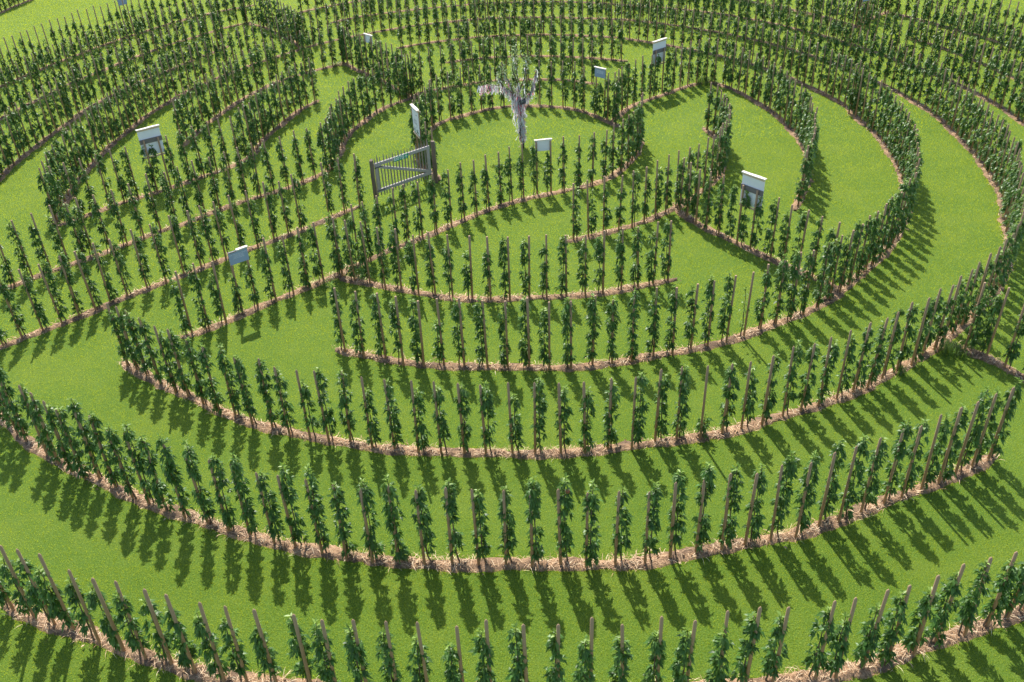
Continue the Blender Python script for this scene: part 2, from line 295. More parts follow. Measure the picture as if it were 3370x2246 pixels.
# planting lines of the maze, plan metres
ROWS={
'R1':[[-8.52,10.11],[-8.1,9.94],[-7.69,9.77],[-7.33,9.65],[-6.8,9.35],[-6.35,9.18],[-5.96,9.03],[-5.51,8.9],[-5.1,8.74],[-4.61,8.56],[-4.25,8.52],[-3.79,8.47],[-3.22,8.32],[-2.82,8.22],[-2.35,8.16],[-1.9,8.14],[-1.43,8.06],[-0.92,8.04],[-0.52,8.03],[0.01,7.98],[0.46,7.97],[0.94,8.0],[1.41,7.98],[1.92,8.02],[2.32,7.94],[2.84,8.07],[3.25,8.1],[3.67,8.14],[4.31,8.17],[4.62,8.18],[5.08,8.33],[5.5,8.44],[5.93,8.53],[6.34,8.72],[6.84,8.83],[7.26,8.99],[7.63,9.11],[7.97,9.25]],
'R2':[[-11.22,15.49],[-10.86,15.15],[-10.52,14.83],[-10.21,14.55],[-9.6,14.11],[-9.25,13.82],[-8.89,13.56],[-8.54,13.35],[-8.23,13.29],[-7.83,13.04],[-7.38,12.71],[-7.01,12.53],[-6.62,12.33],[-6.21,12.1],[-5.73,11.93],[-5.3,11.72],[-4.88,11.59],[-4.4,11.38],[-4.01,11.29],[-3.5,11.09],[-3.05,10.93],[-2.58,10.84],[-2.13,10.82],[-1.67,10.73],[-1.19,10.72],[-0.73,10.68],[-0.26,10.65],[0.19,10.59],[0.68,10.6],[1.11,10.54],[1.61,10.55],[2.12,10.55],[2.57,10.66],[3.03,10.74],[3.49,10.78],[3.92,10.89],[4.39,10.97],[4.85,11.03],[5.32,11.25],[5.71,11.35],[6.17,11.54],[6.67,11.75],[7.04,11.88],[7.47,12.05],[7.86,12.22],[8.26,12.42],[8.64,12.58],[9.05,12.78]],
'R3':[[-9.0,17.23],[-8.7,17.0],[-8.42,16.81],[-7.99,16.44],[-7.54,16.08],[-7.22,15.93],[-6.8,15.61],[-6.36,15.25],[-5.99,15.15],[-5.55,14.83],[-5.1,14.68],[-4.69,14.41],[-4.25,14.31],[-3.83,14.15],[-3.39,14.12],[-2.92,13.91],[-2.46,13.84],[-1.97,13.72],[-1.51,13.67],[-1.04,13.62],[-0.61,13.57],[-0.08,13.53],[0.37,13.53],[0.88,13.49],[1.36,13.49],[1.83,13.57],[2.3,13.56],[2.79,13.73],[3.23,13.77],[3.71,13.78],[4.18,13.91],[4.6,14.03],[5.05,14.14],[5.54,14.37],[5.95,14.51],[6.38,14.68],[6.82,14.87],[7.23,15.08],[7.6,15.23],[8.01,15.49],[8.45,15.79],[8.84,15.96],[9.24,16.35],[9.58,16.53],[9.91,16.84],[10.26,17.14],[10.62,17.45],[10.99,17.75],[11.34,18.07],[11.68,18.41],[12.0,18.76],[12.3,19.13],[12.58,19.51],[12.86,19.9],[13.11,20.3],[13.34,20.72],[13.55,21.15],[13.72,21.59],[13.88,22.03],[14.06,22.48],[14.26,22.91],[14.47,23.33],[14.66,23.77],[14.82,24.22],[14.96,24.67],[15.08,25.13],[15.19,25.59],[15.29,26.06],[15.37,26.53],[15.45,27.0],[15.52,27.47],[15.58,27.94],[15.65,28.41],[15.71,28.88],[15.74,29.36],[15.75,29.83],[15.77,30.31],[15.78,30.78],[15.81,31.25],[15.82,31.73],[15.77,32.2],[15.69,32.67],[15.62,33.14],[15.56,33.61],[15.49,34.08],[15.4,34.55],[15.27,35.01],[15.11,35.46],[14.95,35.9],[14.81,36.36],[14.69,36.82],[14.58,37.28],[14.44,37.73],[14.27,38.18],[14.05,38.6],[13.82,39.02],[13.61,39.44],[13.41,39.87],[13.18,40.29],[12.92,40.69],[12.66,41.09],[12.41,41.49],[12.16,41.89],[11.88,42.28],[11.56,42.63],[11.22,42.97],[10.89,43.3],[10.56,43.65],[10.23,43.99],[9.88,44.31],[9.51,44.61],[9.15,44.91],[8.78,45.22],[8.4,45.51],[8.02,45.78],[7.62,46.05],[7.23,46.32],[6.82,46.57],[6.4,46.78],[5.95,46.95],[5.5,47.08],[5.04,47.19],[4.58,47.32],[4.12,47.46],[3.67,47.6],[3.21,47.71],[2.74,47.79],[2.27,47.87],[1.8,47.95],[1.33,48.03],[0.87,48.13],[0.4,48.2],[-0.08,48.19],[-0.55,48.13],[-1.02,48.05],[-1.49,47.98],[-1.96,47.92],[-2.43,47.85],[-2.9,47.75],[-3.34,47.6],[-3.78,47.41],[-4.23,47.25],[-4.69,47.11],[-5.14,46.96],[-5.57,46.77],[-5.98,46.53],[-6.37,46.25],[-6.75,45.98],[-7.15,45.72],[-7.55,45.46],[-7.96,45.22],[-8.37,44.97],[-8.75,44.68],[-9.07,44.34],[-9.36,43.96],[-9.65,43.58],[-9.96,43.22],[-10.28,42.87],[-10.59,42.51],[-10.9,42.15],[-11.19,41.78],[-11.46,41.38],[-11.7,40.97],[-11.94,40.56],[-12.21,40.17],[-12.48,39.78],[-12.72,39.37],[-12.94,38.95],[-13.14,38.52],[-13.33,38.08],[-13.51,37.64],[-13.67,37.19],[-13.78,36.73],[-13.87,36.26],[-13.96,35.8],[-14.08,35.34],[-14.2,34.87],[-14.27,34.41],[-14.32,33.93],[-14.36,33.46],[-14.41,32.99],[-14.46,32.51],[-14.49,32.04],[-14.52,31.56],[-14.54,31.09],[-14.56,30.61],[-14.56,30.14],[-14.53,29.66],[-14.5,29.19],[-14.47,28.72],[-14.44,28.24],[-14.4,27.77],[-14.34,27.3],[-14.25,26.83],[-14.15,26.36],[-14.06,25.9],[-13.97,25.43]],
'R4':[[-3.94,17.43],[-3.47,17.18],[-2.95,17.09],[-2.52,16.82],[-2.04,16.73],[-1.58,16.73],[-1.11,16.66],[-0.58,16.57],[-0.12,16.51],[0.37,16.5],[0.82,16.41],[1.31,16.38],[1.8,16.49],[2.25,16.51],[2.7,16.56],[3.23,16.76],[3.67,16.79],[4.12,16.96],[4.53,17.05],[5.0,17.2],[5.45,17.38],[5.92,17.66],[6.33,17.85],[6.73,18.02],[7.11,18.25],[7.56,18.55],[7.96,18.9],[8.31,19.2],[8.65,19.52],[8.99,19.86],[9.31,20.2],[9.63,20.55],[9.95,20.9],[10.26,21.26],[10.56,21.63],[10.85,22.0],[11.12,22.39],[11.35,22.8],[11.56,23.23],[11.74,23.67],[11.91,24.11],[12.08,24.55],[12.24,24.99],[12.4,25.44],[12.47,25.9],[12.58,26.36],[12.7,26.82],[12.79,27.28],[12.87,27.75],[12.94,28.22],[12.99,28.69],[13.04,29.16],[13.06,29.64],[13.05,30.11],[13.04,30.58],[13.0,31.05],[12.95,31.53],[12.87,31.99],[13.07,31.8],[13.05,32.27],[12.97,32.74],[12.88,33.2],[12.79,33.67],[12.69,34.13],[12.55,34.58],[12.4,35.03],[12.24,35.48],[12.08,35.92],[11.9,36.36],[11.72,36.8],[11.52,37.23],[11.32,37.65],[11.09,38.07],[10.84,38.47],[10.57,38.86],[10.28,39.24],[9.98,39.6],[9.68,39.97],[9.38,40.33],[9.05,40.68],[8.7,41.0],[8.35,41.31],[8.0,41.63],[7.64,41.94],[7.29,42.26],[6.94,42.57],[6.57,42.87],[6.18,43.15],[5.78,43.39],[5.35,43.6],[4.91,43.78],[4.46,43.93],[4.01,44.08],[3.57,44.23],[3.11,44.37],[2.65,44.48],[2.18,44.55],[1.71,44.6],[1.24,44.66],[0.77,44.73],[0.3,44.74],[-0.17,44.7],[-0.64,44.64],[-1.11,44.55],[-1.57,44.47],[-2.04,44.39],[-2.5,44.28],[-2.95,44.13],[-3.39,43.96],[-3.83,43.78],[-4.25,43.57],[-4.66,43.33]],
'R5':[[-4.49,21.04],[-4.14,20.85],[-3.7,20.62],[-3.27,20.36],[-2.84,20.25],[-2.37,19.98],[-1.93,19.91],[-1.47,19.69],[-0.97,19.62],[-0.5,19.54],[-0.01,19.5],[0.49,19.57],[0.93,19.57],[1.44,19.61],[1.92,19.57],[2.38,19.64],[2.87,19.78],[3.31,19.86],[3.73,20.01],[4.13,20.14]],
'INb':[[-7.84,18.5],[-7.48,18.7],[-7.13,18.98],[-6.79,19.4],[-6.44,19.66],[-6.07,19.95],[-5.68,20.29],[-5.33,20.6],[-4.98,20.88],[-4.61,21.29],[-4.11,21.76],[-3.84,22.0],[-3.52,22.32],[-3.13,22.72],[-2.84,23.01],[-2.47,23.25],[-2.07,23.54],[-1.65,23.92],[-1.27,24.3],[-0.9,24.56],[-0.53,24.93],[-0.15,25.21],[0.19,25.39],[0.55,25.62],[0.93,25.74],[1.39,25.86],[1.84,25.98],[2.34,26.21],[2.77,26.39],[3.2,26.7],[3.5,27.07],[3.83,27.4],[4.1,27.86],[4.31,28.28],[4.5,28.62],[4.64,29.04],[4.72,29.47],[4.77,29.91]],
'La':[[-12.39,18.29],[-12.1,18.66],[-11.71,18.96],[-11.33,19.23],[-11.04,19.59],[-10.71,19.85],[-10.45,20.19],[-10.1,20.49],[-9.69,20.84],[-9.28,21.16],[-8.93,21.61],[-8.54,21.94],[-8.27,22.21],[-7.97,22.4],[-7.6,22.76],[-7.2,23.04],[-6.82,23.46],[-6.45,23.75],[-6.11,24.01],[-5.4,24.78],[-4.98,25.1],[-4.56,25.53]],
'Lb':[[-13.82,21.02],[-13.47,21.34],[-13.13,21.71],[-12.77,22.09],[-12.41,22.44],[-12.08,22.76],[-11.89,22.91],[-11.49,23.19],[-11.13,23.52],[-10.78,23.95],[-10.44,24.45],[-9.98,24.64],[-9.66,24.99],[-9.33,25.38],[-8.97,25.74],[-8.58,26.05],[-8.24,26.37],[-7.88,26.6],[-7.51,26.93],[-7.1,27.21],[-6.67,27.57],[-6.33,27.96],[-5.95,28.21],[-5.86,28.67],[-5.83,29.15],[-5.85,29.63],[-5.84,30.11],[-5.8,30.58],[-5.77,31.06],[-5.83,31.52],[-5.72,31.98],[-5.59,32.44],[-5.45,32.9],[-5.3,33.35],[-5.14,33.8],[-4.93,34.23],[-4.7,34.65],[-4.43,35.04],[-4.1,35.39],[-3.76,35.73]],
'IN':[[-2.31,27.54],[-2.54,27.95],[-2.74,28.38],[-2.9,28.83],[-3.02,29.29],[-3.08,29.75],[-3.09,30.23],[-3.05,30.7],[-2.94,31.16],[-2.78,31.61],[-2.64,32.06],[-2.59,32.53],[-2.41,32.95],[-1.99,33.16],[-1.57,33.38],[-1.19,33.67],[-0.81,33.94],[-0.38,34.15],[0.07,34.28],[0.54,34.34],[1.01,34.3],[1.48,34.22],[1.94,34.11],[2.36,33.9],[2.76,33.65],[3.13,33.35],[3.43,32.98],[3.68,32.58],[3.91,32.17],[4.13,31.75]],
'N1':[[-3.58,36.11],[-3.27,36.46],[-2.89,36.73],[-2.45,36.89],[-2.01,37.03],[-1.58,37.22],[-1.15,37.39],[-0.7,37.52],[-0.24,37.6],[0.22,37.66],[0.69,37.66],[1.15,37.62],[1.62,37.54],[2.07,37.46],[2.53,37.36],[2.97,37.21],[3.38,36.99],[3.76,36.72]],
'N2':[[-2.27,40.59],[-1.82,40.72],[-1.37,40.85],[-0.92,40.97],[-0.46,41.06],[0.0,41.1],[0.47,41.1],[0.94,41.06],[1.4,40.99],[1.86,40.91],[2.32,40.83],[2.77,40.74],[3.23,40.63],[3.68,40.5],[4.11,40.32],[4.53,40.12],[4.95,39.91],[5.36,39.7]],
'N5':[[-8.65,48.75],[-8.33,49.11],[-7.95,49.39],[-7.53,49.6],[-7.09,49.78],[-6.65,49.96],[-6.21,50.14],[-5.77,50.33],[-5.34,50.51],[-4.89,50.66],[-4.42,50.77],[-3.96,50.85],[-3.49,50.92],[-3.03,51.02],[-2.57,51.15],[-2.11,51.28],[-1.65,51.39],[-1.19,51.47],[-0.71,51.51],[-0.24,51.51],[0.24,51.5],[0.71,51.47],[1.18,51.44],[1.66,51.41],[2.13,51.37],[2.6,51.32],[3.07,51.25],[3.53,51.15],[3.99,51.03],[4.44,50.89],[4.89,50.73],[5.33,50.54],[5.76,50.35],[6.18,50.14],[6.61,49.92],[7.02,49.7],[7.44,49.48],[7.86,49.25],[8.28,49.03],[8.7,48.81],[9.13,48.61],[9.56,48.4],[9.97,48.17],[10.36,47.91],[10.75,47.64],[11.13,47.35],[11.5,47.05],[11.84,46.72],[12.16,46.38],[12.48,46.02],[12.8,45.67],[13.1,45.31],[13.39,44.93],[13.67,44.54],[13.95,44.17],[14.24,43.79],[14.52,43.41],[14.78,43.01],[15.02,42.6],[15.24,42.18],[15.46,41.76],[15.68,41.34],[15.9,40.92],[16.14,40.51],[16.35,40.09],[16.52,39.65],[16.68,39.2],[16.81,38.74],[16.95,38.29],[17.11,37.84],[17.3,37.41],[17.51,36.98],[17.67,36.54],[17.78,36.08],[17.88,35.61],[17.99,35.15],[18.11,34.69],[18.22,34.23],[18.31,33.77],[18.37,33.3],[18.41,32.82],[18.44,32.35],[18.47,31.88],[18.5,31.4],[18.51,30.93],[18.48,30.67],[18.46,30.2]],
'N6':[[-10.83,51.2],[-10.49,51.53],[-10.13,51.85],[-9.76,52.15],[-9.38,52.44],[-8.99,52.71],[-8.58,52.96],[-8.16,53.19],[-7.73,53.39],[-7.28,53.56],[-6.83,53.72],[-6.37,53.86],[-5.91,53.98],[-5.44,54.09],[-4.98,54.18],[-4.5,54.26],[-4.03,54.33],[-3.56,54.38],[-3.08,54.42],[-2.6,54.45],[-2.12,54.46],[-1.65,54.47],[-1.17,54.47],[-0.69,54.45],[-0.21,54.43],[0.26,54.38],[0.74,54.33],[1.21,54.27],[1.69,54.2],[2.16,54.11],[2.62,54.01],[3.09,53.9],[3.55,53.78],[4.01,53.65],[4.47,53.52],[4.92,53.37],[5.38,53.22],[5.83,53.06],[6.28,52.89],[6.72,52.72],[7.17,52.54],[7.61,52.36],[8.05,52.17],[8.48,51.98],[8.93,51.8],[9.38,51.65],[9.84,51.52],[10.31,51.41],[10.77,51.29],[11.22,51.13],[11.65,50.92],[12.06,50.67],[12.45,50.4],[12.83,50.1],[13.18,49.78],[13.51,49.43],[13.81,49.06],[14.09,48.68],[14.38,48.3],[14.68,47.92],[14.98,47.55],[15.27,47.17],[15.55,46.78],[15.81,46.38],[16.06,45.98],[16.3,45.56],[16.53,45.14],[16.75,44.72],[16.97,44.29],[17.19,43.87]],
'N6b':[[18.85,41.27],[19.08,40.86],[19.31,40.45],[19.51,40.02],[19.67,39.58],[19.8,39.13],[19.91,38.67],[20.02,38.21],[20.13,37.75],[20.23,37.29],[20.32,36.83],[20.41,36.37],[20.48,35.9],[20.54,35.44],[20.6,34.97],[20.66,34.5]],
'N7':[[19.58,45.97],[19.88,45.61],[20.14,45.23],[20.38,44.83],[20.59,44.41],[20.78,43.99],[20.97,43.57],[21.17,43.15],[21.36,42.72],[21.56,42.3],[21.75,41.88],[21.92,41.45],[22.07,41.01],[22.23,40.57],[22.39,40.13],[22.54,39.69],[22.68,39.25],[22.82,38.8]],
'RF':[[17.2,43.72],[17.49,44.06],[17.79,44.39],[18.1,44.71],[18.4,45.04],[18.71,45.35],[19.05,45.64],[19.4,45.92]],
'U2':[[-7.61,35.75],[-7.83,35.33],[-8.01,34.9],[-8.17,34.46],[-8.33,34.02],[-8.45,33.57],[-8.55,33.12],[-8.66,32.66],[-8.77,32.21],[-8.85,31.75],[-8.88,31.28],[-8.89,30.81],[-8.93,30.35],[-9.02,29.89],[-9.21,29.46],[-9.49,29.1],[-9.83,28.77],[-10.18,28.46],[-10.53,28.15],[-10.88,27.84],[-11.21,27.52],[-11.55,27.19],[-11.9,26.88],[-12.25,26.57],[-12.6,26.27],[-12.93,25.94],[-13.25,25.59],[-13.57,25.25]],
'U2L':[[-7.18,40.98],[-7.61,40.77],[-8.0,40.5],[-8.35,40.17],[-8.69,39.83],[-9.02,39.48],[-9.35,39.14],[-9.66,38.78],[-9.94,38.39],[-10.16,37.97],[-10.34,37.53],[-10.51,37.08],[-10.68,36.63],[-10.84,36.19],[-10.99,35.73],[-11.11,35.27],[-11.22,34.81],[-11.32,34.34],[-11.42,33.87],[-11.51,33.4],[-11.59,32.93],[-11.66,32.46],[-11.72,31.99],[-11.78,31.51]],
'RB':[[-7.17,41.04],[-6.9,40.65],[-6.62,40.26],[-6.34,39.88],[-6.05,39.49],[-5.77,39.11],[-5.49,38.73],[-5.22,38.33],[-4.97,37.92],[-4.71,37.52],[-4.46,37.12],[-4.2,36.71],[-3.95,36.31],[-3.69,35.91]],
'RD':[[-13.36,49.11],[-12.98,48.83],[-12.62,48.52],[-12.3,48.16],[-12.0,47.79],[-11.72,47.41],[-11.44,47.02],[-11.17,46.63],[-10.91,46.23],[-10.66,45.83],[-10.41,45.42],[-10.17,45.01],[-9.93,44.6],[-9.7,44.18],[-9.47,43.77]],
'U35':[[-13.44,44.55],[-13.65,44.13],[-13.86,43.71],[-14.07,43.29],[-14.29,42.87],[-14.52,42.46],[-14.75,42.05],[-14.95,41.62],[-15.13,41.18],[-15.3,40.74],[-15.5,40.32],[-15.72,39.9],[-15.92,39.47],[-16.11,39.04],[-16.29,38.6],[-16.46,38.16],[-16.6,37.71],[-16.73,37.26],[-16.86,36.81],[-16.97,36.35],[-17.06,35.89],[-17.11,35.42],[-17.14,34.95],[-17.16,34.48],[-17.2,34.01],[-17.25,33.54],[-17.28,33.07],[-17.31,32.59],[-17.37,32.13],[-17.44,31.66],[-17.46,31.19],[-17.44,30.72],[-17.42,30.25],[-17.4,29.78],[-17.39,29.3],[-17.38,28.83],[-17.38,28.36]],
'U4':[[-13.44,49.28],[-13.84,49.01],[-14.17,48.67],[-14.47,48.29],[-14.76,47.9],[-15.04,47.52],[-15.33,47.13],[-15.63,46.76],[-15.91,46.36],[-16.17,45.96],[-16.42,45.55],[-16.67,45.14],[-16.92,44.73],[-17.15,44.31],[-17.36,43.87],[-17.55,43.43],[-17.74,42.99],[-17.91,42.54],[-18.1,42.1],[-18.29,41.66],[-18.5,41.22],[-18.71,40.79],[-18.91,40.36],[-19.08,39.9],[-19.21,39.44],[-19.33,38.98],[-19.44,38.51],[-19.55,38.04],[-19.67,37.58],[-19.8,37.11],[-19.93,36.65],[-20.04,36.18],[-20.13,35.71],[-20.23,35.24]],
'U5':[[-14.14,53.18],[-14.54,52.93],[-14.93,52.67],[-15.3,52.39],[-15.66,52.09],[-16.0,51.76],[-16.34,51.44],[-16.69,51.12],[-17.02,50.79],[-17.32,50.43],[-17.6,50.06],[-17.84,49.66],[-18.07,49.24],[-18.29,48.83],[-18.53,48.43],[-18.79,48.04],[-19.04,47.64],[-19.27,47.24],[-19.48,46.81],[-19.68,46.39],[-19.89,45.97],[-20.1,45.55],[-20.3,45.13],[-20.48,44.69],[-20.63,44.25],[-20.8,43.81],[-20.98,43.38],[-21.16,42.95],[-21.33,42.51],[-21.48,42.07],[-21.62,41.62],[-21.76,41.17],[-21.89,40.72],[-22.03,40.27],[-22.17,39.83],[-22.32,39.38]],
'U6':[[-28.73,54.18],[-28.71,54.64],[-28.67,55.1],[-28.61,55.56],[-28.54,56.01],[-28.46,56.46],[-28.37,56.91],[-28.29,57.36]],
'Rr':[[4.14,32.27],[4.34,32.68],[4.55,33.09],[4.81,33.47],[5.12,33.81],[5.45,34.12],[5.81,34.41],[6.17,34.69],[6.53,34.98],[6.88,35.27],[7.22,35.58],[7.58,35.87],[7.99,36.08],[8.42,36.21]],
'Q':[[8.72,36.12],[9.01,35.74],[9.25,35.32],[9.43,34.88],[9.59,34.43],[9.74,33.98],[9.88,33.52],[9.99,33.05],[10.08,32.58],[10.15,32.11],[10.2,31.63],[10.24,31.16],[10.29,30.68],[10.33,30.2],[10.33,29.72],[10.3,29.25],[10.25,28.77],[10.16,28.3],[10.06,27.83],[9.94,27.37],[9.8,26.91],[9.66,26.45],[9.5,26.0],[9.33,25.56],[9.14,25.11],[8.94,24.68],[8.73,24.25]],
'V':[[7.33,30.82],[7.47,30.37],[7.54,29.9],[7.54,29.43],[7.51,28.96],[7.46,28.49],[7.37,28.03],[7.24,27.57],[7.07,27.13],[6.87,26.7],[6.66,26.28],[6.42,25.88],[6.13,25.51],[5.81,25.16],[5.47,24.83],[5.11,24.52],[4.75,24.22],[4.39,23.92],[4.02,23.62],[3.63,23.35],[3.21,23.14],[2.76,22.99],[2.31,22.84],[1.87,22.68]],
'RH':[[5.17,24.24],[5.32,23.81],[5.49,23.38],[5.72,22.98],[5.99,22.61],[6.27,22.25],[6.54,21.88],[6.81,21.51],[7.07,21.12],[7.31,20.73],[7.57,20.36],[7.86,20.0],[8.16,19.65]],
'RJ':[[10.27,16.51],[10.62,16.2],[10.81,15.76],[11.04,15.35],[11.22,14.91]]}

def dirs(P):
    d = np.gradient(P, axis=0); return d/np.maximum(np.linalg.norm(d, axis=1, keepdims=True), 1e-6)
def fine(P, step=0.12):
    s = np.r_[0, np.cumsum(np.hypot(*np.diff(P, axis=0).T))]
    # light smoothing of the planting line
    Q = P.copy()
    for _ in range(3): Q[1:-1] = 0.25*Q[:-2]+0.5*Q[1:-1]+0.25*Q[2:]
    n = max(4, int(s[-1]/step)); t = np.linspace(0, s[-1], n)
    return np.c_[np.interp(t, s, Q[:, 0]), np.interp(t, s, Q[:, 1])]
def project(P):
    """plan/height point -> fraction of the photograph (0..1, 0..1 from top-left) and distance"""
    q = np.atleast_2d(P) - np.array(CAMP)
    z = q @ np.array(FW); f = 31.31/36
    return 0.5 + f*(q @ np.array(RT))/z, 0.5 - f*(q @ np.array(UP))/z*(3370/2246), z
ROWS = {k: np.array(v) for k, v in ROWS.items()}

# ------------------------------------------------------------------ ground
def ground():
    # fine grid near the maze, stretched to the horizon
    xs = np.r_[-900, -400, -150, -70, np.linspace(-40, 40, 41), 70, 150, 400, 900]
    ys = np.r_[-500, -200, -60, np.linspace(-10, 80, 46), 110, 180, 350, 800, 1500]
    X, Y = np.meshgrid(xs, ys); Z = np.zeros_like(X)
    V = np.c_[X.ravel(), Y.ravel(), Z.ravel()]; nx = len(xs)
    F = [(j*nx+i, j*nx+i+1, (j+1)*nx+i+1, (j+1)*nx+i) for j in range(len(ys)-1) for i in range(nx-1)]
    o = np_mesh('ground', V, F, 4, M['lawn'], smooth=True)
    tag(o, kind='structure'); return o
ground()

# strips of dead grass and straw that the trees stand in
STRIPS = []
def offset_line(P):
    Q = fine(P); d = dirs(Q); n = np.c_[-d[:, 1], d[:, 0]]
    s = np.sign((n * Q).sum(1)); s[s == 0] = 1            # away from the viewer's side
    return Q, d, n*s[:, None]
for k, P in ROWS.items():
    Pm = P
    e0 = P[0]-(P[1]-P[0])/max(np.hypot(*(P[1]-P[0])), .01)*0.28; e1 = P[-1]+(P[-1]-P[-2])/max(np.hypot(*(P[-1]-P[-2])), .01)*0.28
    Pm = np.vstack([e0, P, e1])
    if k == 'La': Pm = np.vstack([e0, P])
    Q = fine(Pm); d = dirs(Q); n = np.c_[-d[:, 1], d[:, 0]]
    L = len(Q); t = np.arange(L)*0.12
    def wob(a, ph): return sum(np.sin(t*f+ph*(i+1.7)+i)*a/(i+1) for i, f in enumerate((1.9, 4.3, 9.1, 17.0)))
    ph = rng.random()*20
    wl = 0.143 + wob(0.036, ph) + rng.normal(0, 0.018, L); wr = 0.143 + wob(0.036, ph+5) + rng.normal(0, 0.012, L)
    endf = np.clip(np.minimum(np.arange(L), np.arange(L)[::-1])*0.12/0.25, 0.15, 1)**0.5
    wl *= endf; wr *= endf
    back = np.sign((n*Q).sum(1)); cen = Q + n*back[:, None]*0.035
    cols = np.linspace(-1, 1, 9); V = []
    for c in cols:
        off = np.where(c < 0, c*wr, c*wl)
        h = 0.042*(1-abs(c)**2.2) - (0.008 if abs(c) > 0.99 else 0) + (rng.normal(0, 0.009, L) if abs(c) < 0.99 else np.zeros(L)) + 0.006
        V.append(np.c_[cen + n*off[:, None], h])
    V = np.stack(V, 1).reshape(-1, 3); W = len(cols)
    F = [(i*W+j, i*W+j+1, (i+1)*W+j+1, (i+1)*W+j) for i in range(L-1) for j in range(W-1)]
    tag(np_mesh('mulch_strip', V, F, 4, M['mulch'], smooth=True), kind='structure')
    STRIPS.append((cen, n, wl, wr, d))
ALLC = np.vstack([s[0] for s in STRIPS])

# grid hash for distance to planting strips
cell = 0.5; H = {}
for p in ALLC: H.setdefault((int(p[0]//cell), int(p[1]//cell)), []).append(p)
H = {k: np.array(v) for k, v in H.items()}
def strip_dist(P):
    key = np.floor(P/cell).astype(int); out = np.full(len(P), 9.0)
    order = np.lexsort((key[:, 1], key[:, 0])); ks = key[order]
    cut = np.flatnonzero(np.any(np.diff(ks, axis=0) != 0, axis=1))+1
    for g in np.split(order, cut):
        if len(g) == 0: continue
        kx, ky = key[g[0]]
        nb = [H[(kx+a, ky+b)] for a in (-1, 0, 1) for b in (-1, 0, 1) if (kx+a, ky+b) in H]
        if nb:
            nb = np.vstack(nb); out[g] = np.sqrt(((P[g][:, None]-nb[None])**2).sum(2).min(1))
    return out

# ------------------------------------------------------------------ blades (grass and straw)
def blades(P, h, wd, lean, az, z0=0.0):
    n = len(P); L = rng.normal(0, 1, n)*lean; a = rng.random(n)*6.283
    tip = np.c_[P[:, 0]+np.cos(a)*np.abs(L)*h, P[:, 1]+np.sin(a)*np.abs(L)*h, z0+h*np.sqrt(np.clip(1-np.clip(np.abs(L), 0, .95)**2, .1, 1))]
    sx = np.cos(az)*wd/2; sy = np.sin(az)*wd/2
    A = np.c_[P[:, 0]-sx, P[:, 1]-sy, np.full(n, z0)]; B = np.c_[P[:, 0]+sx, P[:, 1]+sy, np.full(n, z0)]
    V = np.stack([A, B, tip], 1).reshape(-1, 3); F = np.arange(3*n).reshape(-1, 3)
    return V, F
def view_points(n, y0, y1, margin=1.0):
    """random lawn points inside the ground the photograph sees, between two distances"""
    out = []
    y = np.sqrt(rng.random(n)*(y1**2-y0**2)+y0**2); x = (rng.random(n)*2-1)*(y*0.70+5.0)
    P = np.c_[x, y]
    u, v, z = project(np.c_[P, np.zeros(n)])
    return P[(u > -0.06) & (u < 1.06) & (v > -0.06) & (v < 1.10)]
def grass_cover():
    Vs, Fs, b = [], [], 0
    for y0, y1, dens, hh, ww in ((4.5, 11, 2600, 0.034, 0.0065), (11, 18, 1600, 0.034, 0.008), (18, 30, 1000, 0.040, 0.012), (30, 75, 420, 0.048, 0.022)):
        area = (y1-y0)*((y0+y1)*0.70+10)
        P = view_points(int(area*dens), y0, y1)
        dd = strip_dist(P); P = P[(dd > 0.142 + rng.normal(0, 0.038, len(P)))]
        n = len(P)
        V, F = blades(P, hh*rng.uniform(.55, 1.25, n), ww*rng.uniform(.7, 1.3, n), 0.42, rng.random(n)*3.1416, -0.002)
        Vs.append(V); Fs.append(F+b); b += len(V)
    o = np_mesh('grass', np.vstack(Vs), np.vstack(Fs), 3, M['grass'])
    tag(o, 'short mown green lawn grass between the curved tree rows', 'grass', kind='stuff')
    # longer unmown fringe along the strips
    Vs, Fs, b = [], [], 0
    for cen, n_, wl, wr, d in STRIPS:
        dist = np.hypot(cen[:, 0], cen[:, 1]-0)
        for side, w_ in ((1, wl), (-1, wr)):
            rep = np.where(dist < 18, 16, np.where(dist < 30, 8, 3))
            idx = np.repeat(np.arange(len(cen)), rep)
            idx = idx[rng.random(len(idx)) < 0.8]
            P = cen[idx] + n_[idx]*(side*(w_[idx]+rng.normal(0.012, 0.02, len(idx))))[:, None] + d[idx]*rng.uniform(-.08, .08, len(idx))[:, None]
            nn = len(P)
            V, F = blades(P, rng.uniform(.03, .075, nn), rng.uniform(.005, .010, nn)*np.where(dist[idx] > 25, 1.8, 1), 0.6, rng.random(nn)*3.14, 0)
            Vs.append(V); Fs.append(F+b); b += len(V)
    o = np_mesh('edge_grass', np.vstack(Vs), np.vstack(Fs), 3, M['grass'])
    tag(o, 'longer grass blades fringing the straw strips', 'grass', kind='stuff')
grass_cover()

